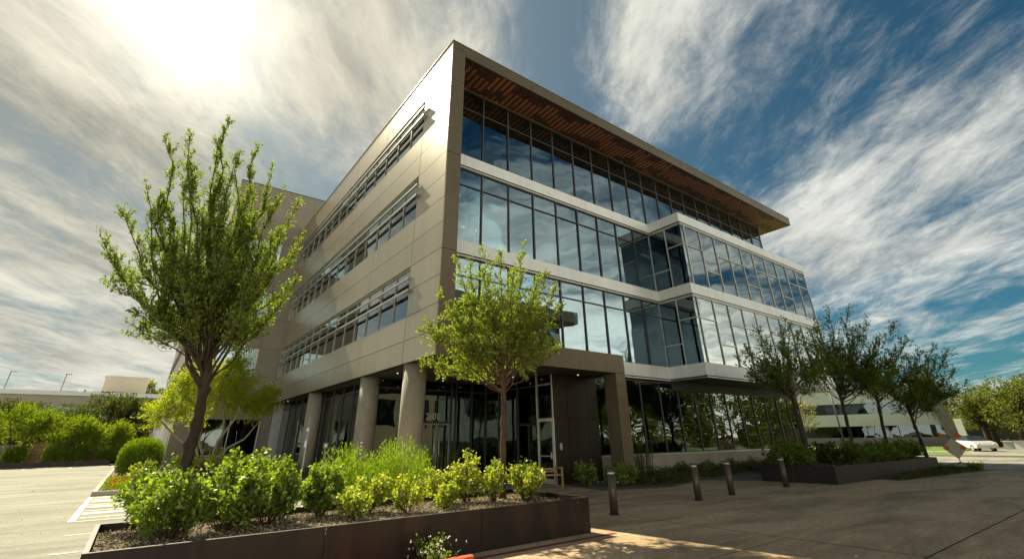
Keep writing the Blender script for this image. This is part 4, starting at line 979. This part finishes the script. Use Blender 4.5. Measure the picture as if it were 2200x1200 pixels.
# beds by the portico
struct('entrance_bed', sheet([(6.9, 1.7), (6.5, -.9), (9.3, -1.75), (13.2, -.6), (14.0, 1.7)], .02), M['soil'])
GB = 'green shrubs by the portico pier'
for lab, x, y, h, rd, mt in [('left green shrub between the tan bench and the portico pier', 7.05, .55, .95, .45, 'leaf_shrub'), ('green shrub directly left of the portico pier', 7.75, -.35, .85, .5, 'leaf_shrub'), ('green shrub touching the left face of the portico pier', 8.35, -.45, .8, .42, 'leaf_shrub')]:
    shrub('entrance_shrub', lab, x, y, .02, h, rd, M[mt], 18, 34, .09, group=GB)
carpet('bed_ground_cover', 'low reddish green ground cover at the foot of the portico pier', 'ground cover', [(8.3, -.9), (9.3, -1.6), (13., -.6), (13.8, 1.5), (9.6, .2)], .02, .55, 5500, .09, .45, M['leaf_ground'])
carpet('wall_ground_cover', 'dark straggling plants along the stem wall below the glass', 'ground cover', [(13., .9), (14., -1.6), (15., -.4), (24., -.6), (24., 1.7), (13., 1.7)], .02, .6, 6500, .11, .4, M['leaf_ground'])


def reeds(name, label, x, y, z, h, r, n, leafm, cat='plant'):
    T = thing(name, label, cat, (x, y, z)); m = MB(); LP, LD = [], []
    for i in range(n):
        a = rng.uniform(0, 6.28); q = r * math.sqrt(rng.uniform(0, 1)); hh = h * rng.uniform(.6, 1.05); b = np.array([x + q * math.cos(a) * .7, y + q * math.sin(a) * .7, z]); e = np.array([x + q * math.cos(a) * 1.2, y + q * math.sin(a) * 1.2, z + hh])
        m.tube([tuple(b), tuple((b + e) / 2 + rng.normal(0, .02, 3)), tuple(e)], [.006, .005, .003], 4, cap=False)
        k = 16; tt = rng.uniform(.1, 1, k)[:, None]; LP.append(b + (e - b) * tt); LD.append(rng.normal(0, .5, (k, 3)) + np.array([0, 0, .9]))
    m.build('stalk', M['leaf_ground'], T); leaf_obj('foliage', np.vstack(LP), np.vstack(LD), .10, .14, leafm, T)


reeds('reed_plant', 'tall thin upright reeds just right of the portico pier', 10.3, .5, .02, 1.75, .6, 90, M['leaf_ground'])
reeds('reed_plant', 'thin dry flower stalks in front of the dark entrance doors', .9, .2, .0, 1.5, .8, 60, M['leaf_ground'])

# second planter shrubs and the strip in front
GP = 'dark shrubs in the right planter'
for i, (lab, x, y) in enumerate([('dark shrub at the building end of the right planter', 14.7, -3.7), ('dark shrub right of the first tree trunk in the right planter', 16.6, -4.6), ('dark shrub left of the tallest tree trunk in the right planter', 18.3, -4.5), ('dark shrub between the second and third trunks in the right planter', 20.4, -4.9), ('dark shrub below the third trunk in the right planter', 22.3, -5.0), ('last dark shrub before the open end of the right planter', 23.9, -5.1), ('dark shrub at the back of the right planter behind the first trunk', 16.2, -3.1)]):
    shrub('dark_shrub', lab, x, y, .49, .85, .85, M['leaf_dark'] if i != 1 else M['leaf_ground'], 24, 40, .12, group=GP)
carpet('verge_ground_cover', 'low dark ground cover along the front of the right planter', 'ground cover', [(17.5, -6.0), (25.6, -5.9), (27.2, -5.3), (27.2, -7.2), (25, -7.0), (18, -6.5)], .0, .22, 3500, .10, .45, M['leaf_ground'])
struct('verge', sheet([(17.5, -5.6), (26.6, -5.6), (27.2, -4.), (27.2, -7.6), (25, -7.2), (17.5, -6.4)], .006), M['soil'])
shrub('verge_tuft', 'bright green tuft on the verge, right of the road works sign', 27.0, -6.9, .01, .3, .35, M['leaf_fine'], 12, 30, .07)
shrub('verge_tuft', 'bright green tuft on the verge, left of the road works sign', 26.8, -5.3, .01, .35, .3, M['leaf_fine'], 12, 30, .07)
fs = shrub('flowering_shrub', 'small white flowering shrub at the foot of the foreground planter wall', -3.25, -6.62, .0, .36, .3, M['leaf_dark'], 16, 34, .04)
P_ = np.c_[-3.25 + rng.normal(0, .2, 40), -6.64 + rng.normal(0, .16, 40), .24 + rng.uniform(-.1, .13, 40)]; P_ = np.repeat(P_, 6, 0) + rng.normal(0, .006, (240, 3)); leaf_obj('blossom', P_, rng.normal(size=(240, 3)), .024, .9, M['petal_white'], fs)

n_ = 420
P_ = np.c_[np.r_[rng.uniform(-7.3, 14, 260), rng.uniform(-12, -7.5, 160)], np.r_[rng.uniform(-13, -6.5, 200), rng.uniform(-5, 1, 60), rng.uniform(-12, 20, 160)], np.full(n_, .012)]
D_ = rng.normal(size=(n_, 3)); D_[:, 2] *= .12
tag(leaf_obj('fallen_leaf', P_, D_, .045, .5, M['chip'], None), 'dry fallen leaves scattered over the driveway and the parking lot', 'leaves', kind='stuff')

# ------------------------------------------------------------------ kerb paint, bollards, bench, signs
rk2 = MB(); strip(rk2, -4.4, -6.62, .72, -6.58, .11, .005, 0); struct('red_kerb_line', rk2, M['redkerb'])
tag(MB().prism([(-4.6, -7.12), (-2.86, -7.10), (-2.80, -7.04), (-2.82, -6.96), (-4.6, -6.96)], -.01, .15).build('kerb_block', M['orangekerb'], loc=(-3.7, -7.04, 0)), 'orange red painted kerb block at the bottom edge of the photo', 'kerb')
b0 = thing('bollard', 'nearest bronze bollard, right of the foreground planter', 'bollard', (2.48, -4.97, 0), 'bronze bollards along the driveway')
pb = MB(); pb.tube([(2.48, -4.97, 0), (2.48, -4.97, .86)], .098, 28); pb.tube([(2.48, -4.97, -.005), (2.48, -4.97, .012)], .125, 28); pb.build('post', M['bollard'], b0)
MB().tube([(2.48, -4.97, .86), (2.48, -4.97, .90)], .09, 28).build('light_ring', M['lens'], b0)
pc = MB(); pc.tube([(2.48, -4.97, .90), (2.48, -4.97, .945), (2.48, -4.97, .95)], [.1, .1, .092], 28); pc.build('cap', M['bollard'], b0)
for lab, x, y in [('second bollard from the foreground planter', 6.36, -4.71), ('third bollard from the foreground planter', 8.35, -4.59), ('farthest bollard, in front of the right planter', 12.04, -4.55)]:
    c = b0.copy(); COL.objects.link(c); c.location = (x, y, 0); c['label'] = lab
    for ch in b0.children:
        d = ch.copy(); COL.objects.link(d); d.parent = c

be = thing('bench', 'tan wooden bench with square arm frames by the side door', 'bench', (5.6, 1.4, 0))


def rot_box(m, cx, cy, ang, u0, u1, v0, v1, z0, z1):
    c, s = math.cos(ang), math.sin(ang); m.prism([(cx + u * c - v * s, cy + u * s + v * c) for u, v in ((u0, v0), (u1, v0), (u1, v1), (u0, v1))], z0, z1)


ba = R(-14)
for u in (-.72, .72):
    f = MB(); rot_box(f, 5.6, 1.4, ba, u - .03, u + .03, -.27, -.21, 0, .68); rot_box(f, 5.6, 1.4, ba, u - .03, u + .03, .21, .27, 0, .68); rot_box(f, 5.6, 1.4, ba, u - .03, u + .03, -.21, .21, .62, .68); f.build('arm_frame', M['benchwood'], be)
f = MB()
for v in np.arange(-.24, .22, .095): rot_box(f, 5.6, 1.4, ba, -.69, .69, v, v + .08, .40, .44)
f.build('seat', M['benchwood'], be)
f = MB()
for z in (.5, .58): rot_box(f, 5.6, 1.4, ba, -.69, .69, .22, .25, z, z + .06)
f.build('backrest', M['benchwood'], be)

sg = thing('accessible_parking_sign', 'white accessible parking sign on a pole seen nearly edge on', 'sign', (-2.0, 6., 0))
MB().box(-2.02, -1.98, 5.98, 6.02, -.02, 2.12).build('pole', M['alu'], sg)
m = MB(); m.box(-2.032, -2.022, 5.85, 6.15, 1.72, 2.15); m.box(-2.032, -2.022, 5.85, 6.15, 1.48, 1.70, 0); m.build('panel', M['white'], sg)
m = MB(); m.box(-2.035, -2.0325, 5.87, 6.13, 1.74, 2.03); m.build('blue_field', M['signblue'], sg)
m = MB()
for k in range(12):
    a0, a1 = R(-150 + k * 22), R(-150 + (k + 1) * 22)
    m.quad([(-2.0365, 6.0 + .07 * math.cos(a), 1.84 + .07 * math.sin(a)) for a in (a0, a1)] + [(-2.0365, 6.0 + .052 * math.cos(a), 1.84 + .052 * math.sin(a)) for a in (a1, a0)])
m.box(-2.0385, -2.036, 5.985, 6.005, 1.86, 1.96); m.box(-2.0385, -2.036, 5.94, 5.985, 1.86, 1.88); m.cyl(-2.037, 6., 1.975, 1.995, .012, 8)
m.build('wheelchair_symbol', M['white'], sg)
for lab, x, y, z0, z1, nsq in [('slim grey post sign with four small white notices before the second column', -1.0, 3.0, 1.24, 1.68, 4), ('small grey notice post farther left, above the feathery bush', -2.05, 3.4, 1.46, 1.64, 1)]:
    s_ = thing('notice_post', lab, 'sign', (x, y, 0)); MB().box(x - .02, x + .02, y - .0, y + .03, -.02, z0).build('pole', M['signgrey'], s_); MB().box(x - .075, x + .075, y - .02, y + .0, z0, z1).build('panel', M['signgrey'], s_)
    m = MB(); hh = (z1 - z0) / nsq
    for k in range(nsq): m.box(x - .04, x + .04, y - .024, y - .0215, z0 + k * hh + hh * .25, z0 + k * hh + hh * .75)
    m.build('notice', M['white'], s_)

# road works sign: diamond of fabric on a spring stand with two flags
rs = thing('road_works_sign', 'roll up diamond road works sign with two orange flags beside the street', 'sign', (31.9, -5.31, 0))
fr_ = Vector((-.91, .42)).normalized(); rt = Vector((.21, -.98)).normalized(); cx_, cy_, cz_ = 31.9, -5.31, .86


def rp(u, z, o=0): return (cx_ + rt.x * u + fr_.x * o, cy_ + rt.y * u + fr_.y * o, z)


m = MB(); hd_ = .56
for o_ in (.03, .022):
    m.quad([rp(0, cz_ - hd_, o_), rp(hd_, cz_ + .05, o_), rp(0, cz_ + hd_, o_), rp(-hd_, cz_ + .05, o_)])
m.build('fabric_panel', M['fabric'], rs)
m = MB(); m.tube([rp(0, .12), rp(-.02, 1.55)], .022, 8); m.tube([rp(-hd_, cz_ + .05), rp(hd_, cz_ + .05)], .012, 6)
for s in (-1, 1): m.tube([rp(.02 * s, .14), rp(.42 * s, .02, .25)], .02, 6); m.tube([rp(.02 * s, .14), rp(.35 * s, .02, -.3)], .02, 6)
m.build('stand', M['darkframe'], rs)
for u in (-.36, .36):
    m = MB(); m.quad([rp(u - .11, cz_ - .06, .036), rp(u + .11, cz_ - .06, .036), rp(u + .11, cz_ + .14, .036), rp(u - .11, cz_ + .14, .036)]); m.quad([rp(u - .11, cz_ - .06, .034), rp(u - .11, cz_ + .14, .034), rp(u + .11, cz_ + .14, .034), rp(u + .11, cz_ - .06, .034)]); m.build('corner_mark', M['orange'], rs)
for s, (u0, z0, u1, z1, hh) in enumerate([(-.05, 1.40, -.62, 1.78, .26), (.03, 1.45, .42, 1.80, .36)]):
    m = MB(); m.tube([rp(u0, z0), rp(u1 * .9, z1)], .009, 5); m.build('flag_staff', M['darkframe'], rs)
    m = MB(); pts = [(u1 * .3, z0 + (z1 - z0) * .25), (u1 * .9, z1), (u1 * .9 + .05, z1 - hh), (u1 * .45, z0 + .1 - hh * .35)] if s == 0 else [(u0 + .12, z0 + .05), (u1 * .8, z1), (u1 + .12, z1 - .3), (u1 * .75, z0 - .06)]
    m.quad([rp(u, z, .05) for u, z in pts]); m.quad([rp(u, z, .044) for u, z in reversed(pts)]); m.build('flag', M['orange'], rs)

# ------------------------------------------------------------------ left background
fp = thing('stone_planter', 'low dark planter wall along the far edge of the parking lot', 'planter', (-19, 47.2, 0)); MB().box(-40, -8.6, 46.5, 46.8, -.03, .42).build('wall', M['steel'], fp); MB().box(-40, -8.6, 46.8, 49.9, -.03, .34).build('soil', M['soil'], fp)
tag(MB().box(-14.9, -9.3, 50, 50.4, 0, 1.98).build('block_wall', M['tanwall'], loc=(-12, 50.2, 0)), 'tan block retaining wall behind the hedge balls', 'wall')
tag(MB().box(-60, -14.95, 50, 50.3, 0, 1.8).build('dark_wall', M['greybase'], loc=(-30, 50.2, 0)), 'grey wall left of the tan block wall', 'wall')
tag(MB().box(-9.25, -6.6, 49.5, 49.7, 0, 1.75).build('dark_fence', M['steel'], loc=(-8, 49.6, 0)), 'dark metal fence panel right of the tan block wall', 'fence')
ga = thing('parking_garage', 'long low parking garage with slatted parapet behind the dark trees', 'building', (-30, 90, 0))
m = MB(); m.box(-110, 12, 90, 125, 0, 5.6); m.build('wall', M['dark'], ga)
m = MB(); [m.box(-110, 12, 90.0 - .02 * (i % 2), 90.4, 7.35 + i * .24, 7.35 + (i + 1) * .24 - .05) for i in range(6)]; m.box(-110, 12, 90.1, 124, 7.4, 8.75); m.build('parapet', M['garage'], ga)
m = MB(); m.box(-110, 12, 89.7, 124.5, 8.80, 9.45); m.build('cornice', M['garage_cap'], ga)
m = MB(); m.box(-110, 12, 90.3, 90.5, 5.6, 7.35); m.build('window', M['garage_glass'], ga)
m = MB(); m.box(-19.5, -11., 97, 104, 9.45, 10.1); m.build('roof_deck', M['garage'], ga)
pn = thing('rooftop_penthouse', 'tan plant room box on the garage roof', 'plant room', (-11.3, 97, 9.45)); m = MB(); m.prism([(-14.1, 97), (-7.9, 97), (-7.9, 105), (-14.1, 105)], 9.45, 12.5); m.build('wall', M['plantroom'], pn)
m = MB(); m.box(-14.25, -7.75, 96.85, 105.1, 12.5, 12.75); m.build('parapet_cap', M['plantroom'], pn); MB().box(-10.2, -9.8, 99, 99.4, 12.75, 13.1).build('vent', M['white'], pn)
av = thing('rooftop_unit', 'white air conditioning units on the garage roof beside the plant room', 'air conditioner', (-15.9, 95, 9.45)); m = MB(); m.box(-17.0, -16.2, 95, 96, 9.45, 10.3); m.box(-15.9, -15.1, 95, 96, 9.45, 10.3); m.build('casing', M['white'], av); m = MB(); m.box(-16.18, -15.92, 95.2, 95.8, 9.6, 10.1); m.build('duct', M['signgrey'], av)
for lab, x in (('left one of two thin light poles on the garage roof', -25.6), ('right one of two thin light poles on the garage roof', -19.0)):
    t = thing('light_pole', lab, 'lamp', (x, 94, 9.45), 'light poles on the garage roof'); MB().tube([(x, 94, 9.45), (x, 94, 12.3)], [.07, .05], 8).build('pole', M['signgrey'], t); m = MB(); m.box(x - .1, x + .7, 93.9, 94.1, 12.28, 12.4); m.build('lamp_head', M['signgrey'], t)
GD = 'dark trees before the garage'
for lab, x, y, h, w in [('dark tree before the garage, at the left edge', -26.5, 62, 6.3, 6.5), ('broad dark tree before the middle of the garage', -19.5, 64, 6.6, 8), ('tallest dark tree before the garage, left of the tan wing', -13.0, 66, 7.8, 7.6), ('dark tree before the garage tucked beside the tan wing', -8.6, 63, 7.4, 5.5), ('dark tree low in the gap behind the block wall', -16.2, 58, 4.2, 6), ('dark tree just over the right end of the block wall', -8.4, 56, 3.6, 5)]:
    far_tree('broadleaf_tree', lab, x, y, h, w, M['leaf_far'], 9000, .26, group=GD, nl=14, lo=.12)
GL = 'lime green trees behind the hedge balls'
for lab, x, y, h, w in [('lime green tree with several thin stems at the left', -15.4, 48.8, 5.0, 5.6), ('lime green tree at the left photo edge', -19.0, 49.2, 4.6, 5.), ('lime green tree over the middle of the tan block wall', -12.0, 49.2, 4.1, 4.4), ('smaller lime green tree over the right end of the tan block wall', -9.6, 49.0, 3.7, 3.6)]:
    T = thing('mesquite_tree', lab, 'tree', (x, y, .3), GL); tr = MB(); lum = []
    for i in range(11):
        a = rng.uniform(0, 6.28); q = w * .42 * math.sqrt(rng.uniform(0, 1)); zc = .3 + h * rng.uniform(.46, .84) * (1 - .25 * (q / w)); lum.append((x + q * math.cos(a), y + q * math.sin(a) * .7, zc, h * rng.uniform(.12, .18)))
        if i < 6: tr.tube([(x + .05 * i, y, .25), (x + q * math.cos(a) * .35, y + q * math.sin(a) * .2, .3 + h * .22), (x + q * math.cos(a), y + q * math.sin(a) * .7, zc)], [.07, .05, .015], 6)
    tr.build('trunk', M['bark'], T); lacy(T, lum, 70, M['leaf_lime'], .17, .34, 18, (.4, .95))
far_tree('roof_tree', 'small green tree beyond the garage roof, right of the plant room', -8.8, 128, 15.2, 5, M['leaf_farlit'], 2500, .5, nl=7, lo=.5)
far_tree('roof_tree', 'sparse small tree beyond the garage roof nearest the tan wing', -5.6, 128, 14.6, 3.4, M['leaf_farlit'], 1200, .5, nl=5, lo=.55)

# ------------------------------------------------------------------ right background
wbd = thing('white_office_building', 'low white office building with dark ribbon windows across the street', 'building', (85.3, 24.3, 0))
u_ = Vector((5.2, -17.)).normalized(); nrm = Vector((u_.y, -u_.x))            # along the facade, outward


def wp(u, v): return (85.3 + u_.x * u - nrm.x * v, 24.3 + u_.y * u - nrm.y * v)


def wbox(m, u0, u1, v0, v1, z0, z1): m.prism([wp(u0, v0), wp(u1, v0), wp(u1, v1), wp(u0, v1)][::-1], z0, z1)


if (Vector(wp(0, -1)) - Vector((-7, -14))).length > (Vector(wp(0, 1)) - Vector((-7, -14))).length: nrm = -nrm
m = MB(); wbox(m, -50, 17.4, 0, .3, 2.95, 4.75); wbox(m, -50, 15.4, .2, .5, 6.4, 9.3); m.build('wall', M['whitebldg'], wbd)
for z0, z1, e in ((1.25, 2.95, 17.4), (4.75, 6.4, 15.4)):
    for k in range(12):
        u0 = -50 + k * (50 + e) / 12; m = MB(); wbox(m, u0, u0 + (50 + e) / 12 - .1, .35, .4, z0, z1); m.build('window', M['bldgglass'], wbd)
m = MB(); wbox(m, -50, 17.6, -.1, .34, -.05, 1.25); m.build('base_wall', M['greybase'], wbd)
m = MB(); wbox(m, -50, 17.0, .6, 20, -.05, 9.2); m.build('core', M['dark'], wbd)
m = MB(); a_, b_, c_, d_ = wp(17.6, -.4), wp(20.2, -.4), wp(17.6, 14), wp(20.2, 14)
m.v += [(*wp(17.6, -.4), 0), (*wp(20.0, -.4), 0), (*wp(20.0, 14), 0), (*wp(17.6, 14), 0), (*wp(15.6, -.4), 10.4), (*wp(17.6, -.4), 10.4), (*wp(17.6, 14), 10.4), (*wp(15.6, 14), 10.4)]
for q in ((0, 3, 2, 1), (4, 5, 6, 7), (0, 1, 5, 4), (1, 2, 6, 5), (2, 3, 7, 6), (3, 0, 4, 7)): m.f.append(q); m.m.append(0); m.sm.append(False)
m.build('end_wall', M['greybase'], wbd)
tag(far_tree('olive_tree', 'pale olive coloured tree in front of the white building', 59., 16.5, 6.2, 7.5, M['leaf_olive'], 6000, .24, nl=14, lo=.12, barkm=M['bark_pale']), 'pale olive coloured tree in front of the white building', 'tree')
far_tree('olive_tree', 'small pale tree beside the far end of the glass wall', 48., 15.6, 4.6, 3.4, M['leaf_olive'], 2500, .2, nl=9, lo=.2, barkm=M['bark_pale'])
GR = 'sunlit trees along the side street'
for lab, x, y, h, w in [('first sunlit street tree right of the white building', 78, 1.2, 7.2, 6.5), ('sunlit street tree with a thick dark trunk, second from the white building', 76, -2.2, 7.8, 6.), ('tall narrow sunlit street tree in the middle of the row', 80, -4.4, 9.2, 5.4), ('sunlit street tree beyond the small white box', 78, -7.2, 8.2, 5.6), ('last sunlit street tree at the right photo edge', 74, -9.0, 7.4, 5.5), ('sunlit tree farther back between the street trees', 92, -3, 9.0, 8), ('sunlit street tree half hidden behind the white sign panel', 84, 1.6, 7.6, 6.5), ('short sunlit street tree in front of the tan wall', 86, -9.5, 6.4, 6)]:
    far_tree('street_tree', lab, x, y, h, w, M['leaf_farlit'], 6500, .26, nl=14, lo=.22, group=GR, lean=.02, th=.32)
tag(MB().box(96, 97, -40, 8, 0, 2.9).build('tan_wall', M['wing'], loc=(96.5, -10, 0)), 'long tan wall behind the sunlit street trees', 'wall')
carpet('roadside_hedge', 'low dark hedge at the foot of the tan wall', 'hedge', [(90, -40), (94, -40), (94, 8), (90, 8)], 0, 1.3, 6000, .3, .5, M['leaf_far'])
ub = thing('utility_box', 'pale utility cabinet at the right photo edge', 'cabinet', (67.0, -3.0, 0)); MB().box(66.6, 67.4, -3.5, -2.6, 0, .85).build('cabinet', M['white'], ub); MB().box(66.5, 67.5, -3.6, -2.5, .85, .92).build('lid', M['alu'], ub)
ub = thing('utility_box', 'small grey utility cabinet below the street trees', 'cabinet', (70.5, -1.6, 0)); MB().box(70.1, 70.9, -2.0, -1.2, 0, .8).build('cabinet', M['alu'], ub); MB().box(70., 71., -2.1, -1.1, .8, .86).build('lid', M['white'], ub)
ms = thing('monument_sign', 'tall white sign panel at the corner of the white building', 'sign', (72, 2.2, 0)); MB().box(71.9, 72.1, 1.9, 2.6, .3, 3.3).build('panel', M['white'], ms); MB().box(71.88, 72.12, 1.75, 2.55, 0, .3).build('base', M['greybase'], ms)
lp = thing('street_lamp', 'thin dark street lamp in front of the white building', 'lamp', (62, 11.5, 0)); MB().tube([(62, 11.5, 0), (62, 11.5, 7.4)], [.11, .06], 10).build('pole', M['darkframe'], lp); m = MB(); m.tube([(62, 11.5, 7.3), (61.4, 11.2, 7.6), (60.4, 10.8, 7.65)], .04, 6); m.build('arm', M['darkframe'], lp); MB().box(59.9, 60.5, 10.65, 10.95, 7.55, 7.68).build('lamp_head', M['darkframe'], lp)


def car(label, x, y, ang, paint, scale=1.):
    t = thing('parked_car', label, 'car', (x, y, 0)); c, s = math.cos(ang), math.sin(ang)

    def W(u, v, z): return (x + (u * c - v * s) * scale, y + (u * s + v * c) * scale, z * scale)
    prof = [(-2.15, .35), (-2.2, .75), (-2.05, .95), (-1.1, 1.02), (1.15, .98), (2.0, .85), (2.2, .62), (2.18, .35)]
    m = MB(); n = len(prof)
    for v, k in ((-.88, 1), (.88, -1)): m.quad([W(u, v, z) for u, z in (prof if k > 0 else prof[::-1])])
    for i in range(n):
        j = (i + 1) % n; m.quad([W(prof[i][0], -.88, prof[i][1]), W(prof[i][0], .88, prof[i][1]), W(prof[j][0], .88, prof[j][1]), W(prof[j][0], -.88, prof[j][1])])
    rf_ = [(-1.0, 1.45), (.25, 1.46)]
    m.quad([W(-1.0, -.62, 1.45), W(.25, -.62, 1.46), W(.25, .62, 1.46), W(-1.0, .62, 1.45)])
    m.build('body', paint, t)
    m = MB()
    m.quad([W(1.1, -.8, .99), W(1.1, .8, .99), W(.25, .62, 1.455), W(.25, -.62, 1.455)]); m.quad([W(-1.75, -.8, .985), W(-1.0, -.62, 1.445), W(-1.0, .62, 1.445), W(-1.75, .8, .985)])
    for sv in (-1, 1): m.quad([W(-1.75, .8 * sv, .985), W(1.1, .8 * sv, .985), W(.25, .62 * sv, 1.455), W(-1.0, .62 * sv, 1.445)])
    m.build('window', M['carglass'], t)
    for u in (-1.35, 1.35):
        for v in (-.8, .8): m = MB(); m.tube([W(u, v - .1, .32), W(u, v + .1, .32)], .32 * scale, 18); w = m.build('wheel', M['rubber'], t); m = MB(); m.tube([W(u, v - .108, .32), W(u, v + .108, .32)], .19 * scale, 14); m.build('rim', M['alu'], w)
    for v in (-.62, .62):
        m = MB(); m.tube([W(2.1, v, .68), W(2.205, v, .66)], .1 * scale, 10); m.build('headlight', M['lens'], t); m = MB(); m.tube([W(-2.12, v, .8), W(-2.21, v, .8)], .09 * scale, 10); m.build('tail_light', M['red_light'], t)


car('white car parked beyond the road works sign', 61.6, -.45, R(215), M['carpaint'])

# ------------------------------------------------------------------ across the drive, seen in the glass
wd = []
for k in range(44):
    x = -6 + k * 3.6 + rng.uniform(-1, 1)
    if 3 < x < 41: continue
    y = -30 - rng.uniform(0, 12); h = rng.uniform(7.5, 12.5)
    for q in range(10): wd.append((x + rng.normal(0, 1.4), y + rng.normal(0, 1.2), h * rng.uniform(.1, .95), rng.uniform(1.2, 2.1), rng.uniform(1., 1.7)))
o = lump_crown(None, wd, 80000, .45, .5, M['leaf_farlit'], 'woodland'); tag(o, 'belt of trees across the drive that shows in the ground floor glass', 'trees', kind='stuff')
struct('opposite_lawn', sheet([(-10, -60), (27, -60), (27, -27), (-10, -27)], .012), M['lawn'])
rb = thing('flat_roof_building', 'building with a wide flat roof slab mirrored in the second floor glass', 'building', (22, -40, 0)); m = MB(); m.box(9, 36.6, -50, -30, 0, 16.4); m.build('wall', M['wing'], rb); m = MB(); m.box(7, 39., -52, -28.5, 16.4, 17.7); m.build('roof', M['bronze_shade'], rb)
for z0 in (3.4, 8., 12.6):
    for k in range(6): m = MB(); m.box(10 + k * 4.4, 13.4 + k * 4.4, -29.99, -29.9, z0, z0 + 2.8); m.build('window', M['bldgglass'], rb)

# ------------------------------------------------------------------ view
S.view_settings.view_transform = 'Standard'; S.view_settings.look = 'None'; S.view_settings.gamma = 1.; S.view_settings.use_curve_mapping = False
S.view_settings.exposure = 1.0
S.cycles.max_bounces = 10; S.cycles.transparent_max_bounces = 12; S.cycles.glossy_bounces = 5; S.cycles.transmission_bounces = 6; S.cycles.diffuse_bounces = 3
S.cycles.caustics_reflective = False; S.cycles.caustics_refractive = False; S.cycles.sample_clamp_indirect = 6.
S.cycles.use_denoising = True
